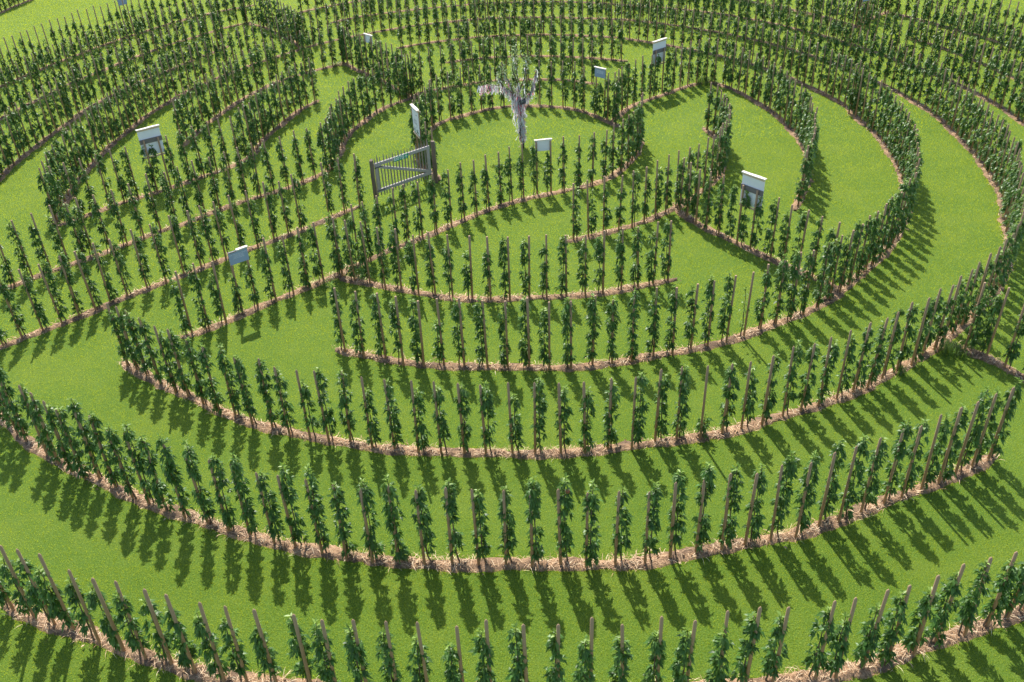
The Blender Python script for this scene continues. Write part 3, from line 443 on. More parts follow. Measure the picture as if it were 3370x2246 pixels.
def straw_cover():
    Vs, Fs, b = [], [], 0
    for cen, n_, wl, wr, d in STRIPS:
        dist = np.hypot(cen[:, 0], cen[:, 1])
        rep = np.where(dist < 14, 34, np.where(dist < 22, 20, np.where(dist < 32, 9, 4)))
        idx = np.repeat(np.arange(len(cen)), rep); n = len(idx)
        clump = 0.5+0.5*np.sin(idx*0.35)*np.sin(idx*0.13+1)
        idx = idx[rng.random(n) < 0.06+0.80*clump]; n = len(idx)
        off = rng.normal(0, 0.088, n); off = np.clip(off, -wr[idx]*1.12, wl[idx]*1.12)
        P = cen[idx]+n_[idx]*off[:, None]+d[idx]*rng.uniform(-.1, .1, n)[:, None]
        L = rng.uniform(.06, .20, n); a = rng.random(n)*6.283; el = np.abs(rng.normal(0.1, 0.25, n))
        wd = rng.uniform(.004, .007, n)*np.where(dist[idx] > 22, 2.0, np.where(dist[idx] > 14, 1.35, 1))
        z = 0.045*(1-np.clip(np.abs(off)/0.2, 0, 1)**2)+rng.uniform(.004, .025, n)
        t = np.c_[np.cos(a)*np.cos(el), np.sin(a)*np.cos(el), np.sin(el)]; s = np.c_[-np.sin(a), np.cos(a), np.zeros(n)]*wd[:, None]/2
        B = np.c_[P, z]; Mi = B+t*L[:, None]*0.55+np.c_[np.zeros((n, 2)), L*0.10]; T = B+t*L[:, None]-np.c_[np.zeros((n, 2)), L*0.10]
        T[:, 2] = np.maximum(T[:, 2], 0.006)
        V = np.stack([B-s, B+s, Mi-s, Mi+s, T], 1).reshape(-1, 3)
        k = np.arange(n)[:, None]*5
        F = np.vstack([k+[[0, 1, 3]], k+[[0, 3, 2]], k+[[2, 3, 4]]])
        Vs.append(V); Fs.append(F+b); b += len(V)
    o = np_mesh('dry_straw', np.vstack(Vs), np.vstack(Fs), 3, M['straw'])
    tag(o, 'loose dry straw and cut grass scattered on the planting strips', 'straw', kind='stuff')
    # curled dead leaves
    Vs, Fs, b = [], [], 0
    for cen, n_, wl, wr, d in STRIPS:
        dist = np.hypot(cen[:, 0], cen[:, 1])
        idx = np.flatnonzero(dist < 34); idx = np.repeat(idx, 2); idx = idx[rng.random(len(idx)) < 0.55]; n = len(idx)
        if n == 0: continue
        P = cen[idx]+n_[idx]*rng.normal(0, .09, n)[:, None]; a = rng.random(n)*6.283; L = rng.uniform(.04, .08, n)
        t = np.c_[np.cos(a), np.sin(a), rng.normal(0, .25, n)]; s = np.c_[-np.sin(a), np.cos(a), rng.normal(0, .4, n)]
        B = np.c_[P, rng.uniform(.045, .07, n)]; U = np.array([[0, 0, 1.0]])
        Mi = B+t*L[:, None]*.5; T = B+t*L[:, None]
        V = np.stack([B, Mi+s*L[:, None]*.3+U*.012, Mi, Mi-s*L[:, None]*.3+U*.012, T], 1).reshape(-1, 3)
        k = np.arange(n)[:, None]*5
        Vs.append(V); Fs.append(np.vstack([k+[[0, 2, 1]], k+[[0, 3, 2]], k+[[1, 2, 4]], k+[[2, 3, 4]]])+b); b += len(V)
    o = np_mesh('fallen_leaves', np.vstack(Vs), np.vstack(Fs), 3, M['dleaf'])
    tag(o, 'curled brown fallen leaves lying on the straw strips', 'leaves', kind='stuff')
straw_cover()

# ------------------------------------------------------------------ apple trees
def leaf_arrays(base, az, el, L, W, droop, roll, tone):
    n = len(base)
    d = np.c_[np.cos(az)*np.cos(el), np.sin(az)*np.cos(el), np.sin(el)]
    s0 = np.c_[-np.sin(az), np.cos(az), np.zeros(n)]
    u0 = np.cross(d, s0)
    cr, sr = np.cos(roll)[:, None], np.sin(roll)[:, None]
    s = s0*cr+u0*sr; u = u0*cr-s0*sr
    up = np.array([[0, 0, 1.0]]); L_ = L[:, None]; W_ = W[:, None]; D = droop[:, None]
    m1 = base+d*L_*0.42
    T = base+d*L_-up*L_*D
    lf = m1+s*W_/2+u*W_*0.22-up*L_*D*.2; rt = m1-s*W_/2+u*W_*0.22-up*L_*D*.2
    mc = m1-up*L_*D*.12
    V = np.stack([base, lf, mc, rt, T], 1).reshape(-1, 3)
    k = np.arange(n)[:, None]*5
    F = np.stack([k+[[0, 2, 1]], k+[[0, 3, 2]], k+[[1, 2, 4]], k+[[2, 3, 4]]], 1).reshape(-1, 3)
    return V, F, np.repeat(tone, 5)

def stem_curve(Ht, side):
    zs = np.array([-0.05, 0.05, 0.16, 0.30, 0.55, 0.9, 1.3, Ht-0.02])
    zs = zs[zs < Ht-0.05] if Ht > 1.35 else np.linspace(-0.05, Ht-0.02, 7)
    if Ht > 1.35: zs = np.r_[zs, Ht-0.02]
    n = len(zs); k = rng.uniform(0.3, 1.0)
    x = side*0.055*k*np.clip(1-zs/0.32, 0, 1)**1.3 + np.r_[0, np.cumsum(rng.normal(0, .007, n-1))]
    y = np.r_[0, np.cumsum(rng.normal(0, .007, n-1))]
    return np.c_[x, y, zs]

def apple_tree(Ht, side=1, dens=1.0, sparse=False, lod=1):
    """returns stem (verts, quads) and foliage arrays in local space, x along the row"""
    S = stem_curve(Ht, side)
    nseg = 6; rad = np.interp(S[:, 2], [0, 0.4, Ht], [0.017, 0.013, 0.005])
    an = np.arange(nseg)*2*np.pi/nseg
    SV = (S[:, None, :]+np.stack([np.cos(an), np.sin(an), 0*an], 1)[None]*rad[:, None, None]).reshape(-1, 3)
    SF = np.array([(i*nseg+j, i*nseg+(j+1) % nseg, (i+1)*nseg+(j+1) % nseg, (i+1)*nseg+j) for i in range(len(S)-1) for j in range(nseg)])
    if sparse:
        ns = 16; z = rng.uniform(.2, Ht*.92, ns); lps = 3
    else:
        z0 = rng.uniform(.14, .34) if Ht > 0.8 else 0.06
        ns = int((Ht-.1-z0)/0.0215*dens)
        z = rng.uniform(z0, Ht-.10, ns*3)
        zg = rng.uniform(.80, 1.16); gw = rng.uniform(.03, .11); gs = 1.0 if rng.random() < .55 else rng.uniform(0, .5)
        prob = np.where((np.abs(z-zg) < gw) & (Ht > 1.2), 1-gs*0.97, 1.0)
        # clumpy density along the stem
        prob *= 0.86+0.14*np.sin(z*rng.uniform(9, 16)+rng.random()*6)
        z = z[rng.random(len(z)) < prob][:ns]; ns = len(z); lps = 8 if lod else 7
    phi = rng.random(ns)*6.283
    r = rng.uniform(.012, .108, ns)*np.interp(z, [0, Ht*.7, Ht], [1, 1, .35])
    idx = np.repeat(np.arange(ns), lps); n = len(idx)
    cx = np.interp(z, S[:, 2], S[:, 0]); cy = np.interp(z, S[:, 2], S[:, 1])
    base = np.c_[cx[idx]+np.cos(phi[idx])*r[idx], cy[idx]+np.sin(phi[idx])*r[idx], z[idx]]+rng.normal(0, .014, (n, 3))
    az = phi[idx]+rng.normal(0, .85, n); el = rng.normal(.12, .42, n)
    L = rng.normal(.092, .016, n)*(1.0 if lod else 1.12); W = L*rng.uniform(.40, .52, n); droop = rng.uniform(.35, 1.0, n)
    tone = np.clip(rng.normal(.05, .08, n), 0, .35)
    if sparse: tone += 0.55; L *= .75
    # young shoot at the tip
    nt_ = 20 if Ht > .8 else 6
    zt = rng.uniform(Ht-.20, Ht, nt_); bt = np.c_[np.interp(zt, S[:, 2], S[:, 0]), np.interp(zt, S[:, 2], S[:, 1]), zt]
    base = np.vstack([base, bt]); az = np.r_[az, rng.random(nt_)*6.283]; el = np.r_[el, rng.uniform(.1, 1.05, nt_)]
    Lt = rng.uniform(.07, .11, nt_); L = np.r_[L, Lt]; W = np.r_[W, Lt*.42]; droop = np.r_[droop, rng.uniform(0, .3, nt_)]
    tone = np.r_[tone, rng.uniform(.5, 1.0, nt_)]
    # lighter leaves towards the shoot end
    tone = np.clip(tone+np.clip((base[:, 2]-(Ht-.4))/.4, 0, 1)*.22*rng.random(len(tone)), 0, 1)
    V, F, T = leaf_arrays(base, az, el, L, W, droop, rng.normal(0, .55, len(L)), tone)
    V[:, 2] = np.maximum(V[:, 2], .02)
    return SV, SF, V, F, T

def stake_arrays(h, r, point):
    n = 8; an = (np.arange(n)+.5)*2*np.pi/n
    ring = np.stack([np.cos(an), np.sin(an)], 1)
    zs = [-0.15, h*.5, h-(0.05 if point else 0.006), h-(0.022 if point else 0.0)]; rs = [r*1.03, r, r*.97, r*(.45 if point else .86)]
    V = np.vstack([np.c_[ring*rr, np.full(n, z)] for z, rr in zip(zs, rs)]+[[[0, 0, h if point else h+.001]]])
    F = [(i*n+j, i*n+(j+1) % n, (i+1)*n+(j+1) % n, (i+1)*n+j) for i in range(3) for j in range(n)]
    F += [(3*n+j, 3*n+(j+1) % n, 4*n, 4*n) for j in range(n)]
    return V, F
def tri_quads(F):   # quads with repeated last index -> tris
    T = []
    for a, b, c, d in F:
        T.append((a, b, c))
        if c != d: T.append((a, c, d))
    return np.array(T)

# height range of tree, side of the stem (+1 = right of stake), depth (tree behind stake), pointed stakes
ROWP = {
 'R1': (1.36, 1.70, -1, .03, 1, 'the front row'), 'R2': (1.72, 2.06, 1, .05, 1, 'the second row from front'),
 'R3': (1.50, 1.88, 1, .045, 1, 'the third row from front'), 'R4': (1.62, 1.95, -1, .05, 0, 'the fourth row from front'),
 'R5': (1.48, 1.86, -1, .03, 0, 'the short fifth row from front'), 'INb': (1.45, 1.88, -1, .03, 0, 'the row passing below the gate'),
 'La': (1.55, 1.88, 1, .03, 0, 'the left row ending at the gate'), 'Lb': (1.5, 1.85, -1, .03, 0, 'the row curling up left of gate'),
 'V': (1.35, 1.85, 1, 0, 0, 'the hooked row right of centre'), 'RH': (1.5, 1.85, -1, 0, 0, 'the straight spoke right of centre'),
 'RJ': (1.55, 1.85, 0, .03, 0, 'the short spoke at right edge'), 'Q': (1.5, 1.85, 0, .03, 0, 'the curved row behind the right board'),
 'U5': (1.15, 1.65, -1, .03, 0, 'the outer left row'), 'U4': (1.4, 1.85, 0, .03, 0, 'the second outer left row'), 'IN': (1.5, 1.85, 0, .03, 0, 'the ring round the ribbon tree'),
}
ORD1 = 'first second third fourth fifth sixth seventh eighth ninth tenth eleventh twelfth thirteenth fourteenth fifteenth sixteenth seventeenth eighteenth nineteenth'.split()
TENS = ['', '', 'twenty', 'thirty', 'forty', 'fifty', 'sixty', 'seventy', 'eighty', 'ninety']; TENO = ['', '', 'twentieth', 'thirtieth', 'fortieth', 'fiftieth', 'sixtieth', 'seventieth', 'eightieth', 'ninetieth']
def ordinal(i):
    if i < 20: return ORD1[i-1]
    if i >= 100: return 'hundredth' if i == 100 else 'hundred and '+ordinal(i-100)
    return TENO[i//10] if i % 10 == 0 else TENS[i//10]+'-'+ORD1[i % 10-1]

# boards stand on their own posts: the row's stake is left out where a post stands
BOARDS = {   # plan ends of the panel (left, right as seen), z range, kind
 'a': ((-11.56, 27.31), (-10.99, 27.73), 1.17, 2.15, 'back'),
 'd': ((5.92, 34.86), (6.50, 35.34), 1.17, 2.15, 'back'),
 'e': ((6.36, 22.17), (6.80, 21.60), 1.17, 2.15, 'back'),
 'g': ((-2.98, 28.72), (-2.735, 28.07), 1.18, 2.15, 'front'),
 'b': ((-6.82, 19.373), (-6.43, 19.67), 1.44, 1.80, 'text'),
 'c': ((3.505, 33.18), (3.855, 32.80), 1.44, 1.80, 'text'),
 'f': ((0.945, 25.97), (1.455, 26.03), 1.44, 1.80, 'plain'),
 'h': ((-5.80, 39.27), (-5.42, 38.82), 1.44, 1.80, 'plain'),
 'i': ((-19.46, 48.07), (-19.16, 48.47), 1.44, 1.80, 'text'),
 'j': ((16.88, 42.66), (17.33, 42.91), 1.44, 1.80, 'text'),
}
POSTS = {}
for k, (a, b, z0, z1, kind) in BOARDS.items():
    a = np.array(a); b = np.array(b); u = (b-a)/np.hypot(*(b-a)); nrm = np.array([u[1], -u[0]])   # normal towards the viewer's side (right of a->b)
    side = 0.045 if kind in ('back', 'plain') else -0.045
    f0, f1 = (0.16, 0.80) if kind in ('back', 'front') else (0.07, 0.93)
    if k == 'g': side = -0.05
    POSTS[k] = [a+(b-a)*f0+nrm*side, a+(b-a)*f1+nrm*side]
PALL = np.vstack([p for v in POSTS.values() for p in v])

items = []
for k, P in ROWS.items():
    d = dirs(P)
    hp = ROWP.get(k, (1.5, 1.9, 0, .03, 0, ''))
    for i in range(len(P)):
        p = P[i]; fwd = p/np.hypot(*p)
        t = d[i].copy()
        if t[0] < 0: t = -t
        Hs = float(np.clip(rng.normal(1.80, .035), 1.66, 1.92))
        if k in ('U5', 'N7', 'N5'): Hs += .08
        Ht = rng.uniform(hp[0], hp[1]); side = hp[2] if hp[2] else rng.choice([-1, 1])
        off = t*side*rng.uniform(.045, .10)+fwd*(hp[3]+rng.uniform(-.02, .03))
        items.append(dict(row=k, i=i, p=p, t=t, Hs=Hs, Ht=Ht, side=side, tp=p+off, sparse=False, apple=False, pt=hp[4], dist=np.linalg.norm([p[0], p[1], 11.75])))
# the odd ones of the photograph
def near(row, x, y):
    c = [it for it in items if it['row'] == row]; return min(c, key=lambda it: np.hypot(it['p'][0]-x, it['p'][1]-y))
def pick(row, u, v):
    c = [it for it in items if it['row'] == row]
    def dd(it):
        a, b, _ = project((it['p'][0], it['p'][1], 0)); return abs(a[0]*3370-u)+abs(b[0]*2246-v)
    return min(c, key=dd)
it = pick('R3', 2303, 1448); it['Ht'] = 0.62
it = pick('R4', 2246+.4777*418, 748+.4777*765); it['sparse'] = True; it['Ht'] = 1.35
it = pick('R4', 1123+.4777*708, 748+.4777*960); it['Ht'] = 1.22
it = pick('R2', 1123+.4777*1512, 1497+.4777*770); it['apple'] = True
it = pick('R5', 1123+.4777*905, 748+.4777*505); it['Ht'] = 1.42
for u in (793, 995): pass

for it in items:
    u, v, z = project((it['p'][0], it['p'][1], 0.9)); it['vis'] = bool(-0.012 < u[0] < 1.012 and -0.03 < v[0] < 1.06)
    it['nostake'] = bool(np.min(np.hypot(*(PALL-it['p']).T)) < 0.26)
    for kb in ('b', 'c'):
        if np.min(np.hypot(*(np.array(POSTS[kb])-it['p']).T)) < 0.42: it['nostake'] = True; it['Ht'] = min(it['Ht'], rng.uniform(1.2, 1.36))
    it['big'] = False
cand = sorted([it for it in items if it['vis'] and it['row'] in ROWP], key=lambda it: it['dist'])
for it in cand[:300]: it['big'] = True
cnt = {}
for it in items:
    if it['vis']:
        cnt[it['row']] = cnt.get(it['row'], 0)+1; it['ord'] = cnt[it['row']]
scnt = {}
for it in items:
    if it['vis'] and not it['nostake']:
        scnt[it['row']] = scnt.get(it['row'], 0)+1; it['sord'] = scnt[it['row']]

def tree_label(it):
    if it['Ht'] < 0.8: return 'very short stubby apple tree beside a tall bare stake in the third row'
    if it['sparse']: return 'nearly bare yellowish young tree with few leaves in the fourth row from front'
    if it['apple']: return 'leafy apple tree carrying one red apple near its top in the second row'
    dz = it['Ht']-it['Hs']
    look = 'tall leafy' if dz > 0.02 else ('mid-height leafy' if dz > -0.25 else 'low leafy')
    return f"{look} apple tree, {ordinal(it['ord'])} from the left in {ROWP[it['row']][5]}"
def stake_label(it):
    dz = it['Hs']-it['Ht']
    look = 'bare-topped' if dz > 0.25 else ('leaf-covered' if dz < 0.0 else 'half-hidden')
    return f"{look} wooden stake, {ordinal(it['sord'])} from the left in {ROWP[it['row']][5]}"

stake_mesh = {}
def stake_proto(pt, var):
    key = (pt, var)
    if key not in stake_mesh:
        V, F = stake_arrays(1.8, [.025, .0285, .027][var], pt)
        o = np_mesh('wooden_stake', V, tri_quads(F), 3, M['stake']); me = o.data
        bpy.data.objects.remove(o); stake_mesh[key] = me
    return stake_mesh[key]
def ring(r0, z, rr=.006, n=10, m_=5, cx=0, cy=0, sx=1.0):
    mb = MB(); pts = [(cx+math.cos(a)*r0*sx, cy+math.sin(a)*r0, z) for a in np.linspace(0, 2*math.pi, n+1)]
    mb.tube(pts, rr, m_, cap=False); return mb

farS = [[], [], 0]; farV, farF, farM, farT, fb = [], [], [], [], 0
tie_me = None
for it in items:
    # lean of the stake
    tilt = rng.normal(0, .012, 2)
    yaw = math.atan2(it['t'][1], it['t'][0])
    x, y = it['tp']
    if it['big']:
        SV, SF, V, F, T = apple_tree(it['Ht'], it['side'], 1.0, it['sparse'], 1)
        e = empty('apple_tree', (x, y, 0), yaw)
        tag(e, tree_label(it), 'apple tree', 'apple trees trained up stakes in curved rows')
        np_mesh('trunk', SV, SF, 4, M['bark'], e, True)
        np_mesh('crown', V, F, 3, M['leaf'], e, False, attr=T)
        if it['apple']:
            mb = MB(); mb.tube([(0.03, -.10, it['Ht']-.28), (0.03, -.10, it['Ht']-.265), (.03, -.10, it['Ht']-.24), (.03, -.10, it['Ht']-.215), (.03, -.10, it['Ht']-.205)], [.016, .032, .037, .03, .012], 10)
            mb.build('apple', M['apple'], e, True)
        if not it['nostake']:
            me = stake_proto(it['pt'], int(rng.integers(3)))
            s = bpy.data.objects.new('wooden_stake', me); C.objects.link(s)
            s.location = (it['p'][0], it['p'][1], 0); s.scale = (1, 1, it['Hs']/1.8)
            s.rotation_euler = (tilt[0], tilt[1], rng.random()*6.28)
            tag(s, stake_label(it), 'stake', 'wooden stakes supporting the apple trees')
            it['stake_ob'] = s
    else:
        SV, SF, V, F, T = apple_tree(it['Ht'], it['side'], 1.05, it['sparse'], 0)
        c, s_ = math.cos(yaw), math.sin(yaw); Rm = np.array([[c, s_, 0], [-s_, c, 0], [0, 0, 1]])
        SV = SV@Rm+[x, y, 0]; V = V@Rm+[x, y, 0]
        SF = tri_quads(SF)
        farV += [SV, V]; farF += [SF+fb, F+fb+len(SV)]; farM += [np.zeros(len(SF)), np.ones(len(F))]; farT += [np.zeros(len(SV)), T]; fb += len(SV)+len(V)
        if not it['nostake']:
            V, F = stake_arrays(it['Hs'], rng.uniform(.024, .028), it['pt'])
            V = V+np.c_[V[:, 2:3]*tilt[1]+it['p'][0], -V[:, 2:3]*tilt[0]+it['p'][1], np.zeros(len(V))]
            F = tri_quads(F); farS[0].append(V); farS[1].append(F+farS[2]); farS[2] += len(V)
o = np_mesh('apple_tree_rows', np.vstack(farV), np.vstack(farF), 3, [M['bark'], M['leaf']], midx=np.concatenate(farM), attr=np.concatenate(farT))
tag(o, 'many more slim apple trees in curved rows toward the back of the maze', 'apple trees', kind='stuff')
o = np_mesh('wooden_stake_rows', np.vstack(farS[0]), np.vstack(farS[1]), 3, M['stake'])
tag(o, 'many more wooden stakes among the apple trees toward the back', 'stakes', kind='stuff')

# ------------------------------------------------------------------ weed clumps at the row corners
def weed(x, y, r, h, n, label, name='weed_clump', longgrass=False):
    if longgrass:
        P = rng.normal(0, r*.5, (n, 2)); hh = h*rng.uniform(.5, 1.2, n); a = rng.random(n)*6.283; le = rng.uniform(.1, .7, n)
        w_ = .008; s = np.c_[-np.sin(a), np.cos(a), 0*a]*w_/2; B = np.c_[P, np.full(n, -.01)]
        Mi = B+np.c_[np.cos(a)*hh*le*.3, np.sin(a)*hh*le*.3, hh*.65]; T = B+np.c_[np.cos(a)*hh*le, np.sin(a)*hh*le, hh*(1-.35*le)]
        V = np.stack([B-s, B+s, Mi-s, Mi+s, T], 1).reshape(-1, 3); k = np.arange(n)[:, None]*5
        F = np.vstack([k+[[0, 1, 3]], k+[[0, 3, 2]], k+[[2, 3, 4]]]); T_ = np.repeat(rng.uniform(0, .5, n), 5)
    else:
        a = rng.random(n)*6.283; rr = r*np.sqrt(rng.random(n)); z = h*rng.random(n)*np.sqrt(np.clip(1-(rr/r)**2, .05, 1))
        V, F, T_ = leaf_arrays(np.c_[np.cos(a)*rr, np.sin(a)*rr, z], a+rng.normal(0, 1, n), rng.uniform(-.3, .9, n), rng.uniform(.05, .11, n), rng.uniform(.02, .04, n), rng.uniform(.1, .5, n), rng.normal(0, .5, n), rng.uniform(0, .5, n))
    o = np_mesh(name, V, F, 3, M['weed'], loc=(x, y, 0)); tag(o, label, 'weeds', 'weed clumps at the row corners')
def ground_at(u, v):
    """plan point on the ground under a spot of the photograph (full-size pixels); used only to copy measured places"""
    f = 31.31/36*3370; d = RT*((u-1685)/f)-UP*((v-1123)/f)+FW; t = -CAMP.z/d.z; q = CAMP+d*t; return q.x, q.y
for (u, v, r, h, n, lab, lg) in (
    (2246+.4777*1850, 748+.4777*870, .26, .30, 420, 'lush long grass tuft at the corner of the third row and short spoke', True),
    (2246+.4777*1495, 748+.4777*1010, .10, .24, 150, 'small dark grass tuft at a stake foot in the third row', True),
    (1123+.4777*150, 748+.4777*330, .30, .30, 260, 'leafy weed patch where the short fifth row meets the row below gate', False),
    (1120+.2551*830, .2551*1230, .30, .34, 320, 'tall green weeds at the corner behind the gate', True),
    (2240+.2551*310, .2551*1085, .42, .30, 420, 'long grass tuft at the corner behind the right white board', True),
    (560+.2551*1020, .2551*315, .42, .40, 260, 'green weeds where two rows meet at upper left', False),
    (560+.2551*2140, .2551*840, .36, .22, 260, 'low weeds at the end of a row left of the thin board', False),
    (.4464*540, 360+.4464*780, .26, .30, 240, 'leafy weeds at the left corner below the large white board', False),
    (.4777*2270, 748+.4777*395, .20, .16, 120, 'low pale weeds left of the fifth row corner', False),
    (560+.2551*1800, .2551*570, .38, .62, 420, 'round bushy shrub among the stakes at upper left', False),
    (2770+.2551*690, .2551*195, .34, .36, 240, 'grass tuft at the upper right row corner', True)):
    x, y = ground_at(u, v); weed(x, y, r, h, n, lab, 'shrub' if 'shrub' in lab else 'weed_clump', lg)

# ------------------------------------------------------------------ boards
def text_mesh(name, body, size, mat, parent, loc, rot, align='CENTER', depth=.0012, spacing=1.0, bold=0.0):
    cu = bpy.data.curves.new(name, 'FONT'); cu.body = body; cu.size = size; cu.align_x = align; cu.align_y = 'CENTER'; cu.extrude = depth
    cu.space_line = spacing; cu.offset = bold
    tmp = bpy.data.objects.new(name+'_src', cu); C.objects.link(tmp)
    bpy.context.view_layer.update()
    me = bpy.data.meshes.new_from_object(tmp.evaluated_get(bpy.context.evaluated_depsgraph_get()))
    me.name = name; bpy.data.objects.remove(tmp); bpy.data.curves.remove(cu)
    me.materials.clear(); me.materials.append(mat)
    o = bpy.data.objects.new(name, me); C.objects.link(o); o.parent = parent; o.location = loc; o.rotation_euler = rot
    return o
def board(key, label, cat='sign', group=None, text=None, bars=None, tsize=.03, name='information_board', capstyle='full'):
    a, b, z0, z1, kind = BOARDS[key]
    a = np.array(a); b = np.array(b); wd = float(np.hypot(*(b-a))); c = (a+b)/2; yaw = math.atan2(b[1]-a[1], b[0]-a[0])
    e = empty(name, (c[0], c[1], 0), yaw); tag(e, label, cat, group)
    # local frame: x along the panel, -y towards the viewer's side
    hgt = z1-z0-.05
    mb = MB(); mb.box((0, 0, z0+hgt/2+(.045 if kind in ('back', 'front') else 0)), (wd, .012, hgt-(.045 if kind in ('back', 'front') else 0)*2+.04), bev=.002)
    mb.build('panel', M['blue'] if kind == 'text' else M['white'], e)
    big = kind in ('back', 'front')
    # cap board, tilted to shed rain, with a slightly wavy front edge
    mb = MB(); n = 14; cw = .11 if big else .085; ov = .02; th = .026
    xs = np.linspace(-wd/2-ov, wd/2+ov, n); ys = np.array([-cw/2, 0, cw/2])
    if capstyle == 'broken': xs = np.linspace(-wd*.07, wd/2+ov, n)
    vs = []
    for top in (0, 1):
        for x_ in xs:
            for y_ in ys:
                w_ = rng.normal(0, .0025); vs.append((x_, y_*(1+.06*math.sin(x_*11+1)), z1-.03+top*th-abs(y_)*.12+w_*.6+.004*math.sin(x_*8)))
    fs = []; k = len(ys); o2 = n*k
    for i in range(n-1):
        for j in range(k-1):
            q = i*k+j; fs += [(q, q+k, q+k+1, q+1), (o2+q, o2+q+1, o2+q+k+1, o2+q+k)]
        fs += [(i*k, o2+i*k, o2+(i+1)*k, (i+1)*k), (i*k+k-1, (i+1)*k+k-1, o2+(i+1)*k+k-1, o2+i*k+k-1)]
    for j in range(k-1):
        fs += [(j, j+1, o2+j+1, o2+j), ((n-1)*k+j, o2+(n-1)*k+j, o2+(n-1)*k+j+1, (n-1)*k+j+1)]
    mb.add(vs, fs); mb.build('cap_board', M['capw'], e)
    if capstyle == 'broken':
        mb = MB(); mb.box((-wd*.29, 0, z1-.045), (wd*.42, .05, .022), bev=.003); mb.build('cap_batten', M['post'], e)
    if big:
        for zz, nm in ((z1-.062, 'top_rail'), (z0+.022, 'bottom_rail')):
            mb = MB(); mb.box((0, -.013, zz), (wd, .03, .05), bev=.003); mb.build(nm, M['board'], e)
        if kind == 'back':
            mb = MB(); mb.box((0, -.022, z0+.55), (wd+.01, .03, .145), bev=.003); mb.build('brace', M['brace'], e)
    for p in POSTS[key]:
        q = Matrix.Rotation(-yaw, 2) @ Vector((p[0]-c[0], p[1]-c[1]))
        hp_ = (z0+.62 if kind == 'back' else z1-.06)
        if kind == 'front': hp_ = z1-.1
        yy = q.y
        if kind == 'back': yy -= .025
        V, F = stake_arrays(hp_, .03, False)
        np_mesh('post', V+np.array([q.x, yy, 0]), tri_quads(F), 3, M['stake'], e)
    if bars:
        mb = MB()
        for li, ws in enumerate(bars):
            tot = sum(ws)+.012*(len(ws)-1); x_ = -tot/2
            for w_ in ws:
                nn = max(1, int(w_/.011))
                for q in range(nn): mb.box((x_+(q+.5)*w_/nn, -.0068, z0+hgt*.74-li*.042), (w_/nn*.72, .001, .017 if (q*7+li) % 3 else .022))
                x_ += w_+.012
        mb.build('lettering', M['ink'], e)
    if text:
        o = text_mesh('lettering', text, tsize, M['ink'], e, (0, -.0065, z0+hgt*.60), (R(90), 0, 0), spacing=1.15)
    return e
board('a', 'tall white board with dark brace seen from behind, at left among the trees', group='tall white boards')
board('d', 'tall white board with brace half hidden by trees at upper right of centre', group='tall white boards')
board('e', 'largest white board with grey brace standing clear on the lawn at right', group='tall white boards')
eg = board('g', 'white printed board turned sideways behind the wooden gate', group='tall white boards')
board('b', 'slate blue text panel with half broken cap board at lower left', group='small text boards', text='Zwei Wünsche unserer Zeit erfüllt\ndas Labyrinth nicht.\nEs geht nicht schnell\nund es ist nicht endlich.', tsize=.031, capstyle='broken')
board('c', 'slate blue text panel with white cap between ribbon tree and tall board', group='small text boards', bars=[(.03,.045,.03,.045,.03,.03,.04),(.03,.05,.03,.05,.03,.05,.03),(.05,.03,.03,.05,.03,.05)])
board('f', 'small plain white board with wavy cap in front of the ribbon tree', name='small_board')
board('h', 'small board seen almost edge on among trees at upper left of centre', name='small_board')
board('i', 'slate blue text panel cut by the top edge at upper left', group='small text boards', bars=[(.05,.03,.06),(.03,.06,.05),(.06,.03,.05),(.05,.05,.03)])
board('j', 'slate blue text panel barely showing at the top edge at upper right', group='small text boards')
# printed matter on the sideways board: illegible lines of print, a small drawing
mb = MB()
for i, (z, w_) in enumerate([(1.80, .34), (1.775, .30), (1.72, .42), (1.70, .42), (1.68, .40), (1.66, .41), (1.64, .36)]): mb.box((-.02, -.0072, z-.08), (w_, .001, .006))
for cx in (-.16, .13):
    for j in range(9): mb.box((cx, -.0072, 1.42-j*.018), (.2-.03*(j % 3 == 2), .001, .006))
for dx, dz, a_, b_ in ((.13, 1.90, .10, .03), (.15, 1.915, .06, .03), (-.1, 1.68, .05, .05), (.05, 1.70, .04, .06)): mb.box((dx, -.0072, dz), (a_, .001, b_))
mb.build('print', M['print'], eg)

# ------------------------------------------------------------------ gate
GA = Vector((-3.99, 25.79, 0)); GB = Vector((-2.395, 27.12, 0)); gu = (GB-GA); gw = gu.length; gyaw = math.atan2(gu.y, gu.x)
gate = empty('garden_gate', (GA.x, GA.y, 0), gyaw); tag(gate, 'grey wooden picket gate with green EXIT sign between two posts', 'gate')
for nm, z in (('top_rail', 1.26), ('bottom_rail', .40)):
    mb = MB(); mb.box((gw/2, 0, z), (gw+.02, .055, .10), bev=.006); mb.build(nm, M['grey'], gate)
for x_ in (.05, gw-.05):
    mb = MB(); mb.box((x_, 0, .83), (.095, .054, .755), bev=.005); mb.build('stile', M['grey'], gate)
L_ = math.hypot(gw-.2, .74); ang = math.atan2(1.19-.47, -(gw-.2))
mb = MB(); mb.box((gw/2, -.001, .83), (L_, .05, .085), Matrix.Rotation(math.atan2(1.18-.47, gw-.2), 3, 'Y'), bev=.005); mb.build('diagonal_brace', M['grey'], gate)
npk = 19
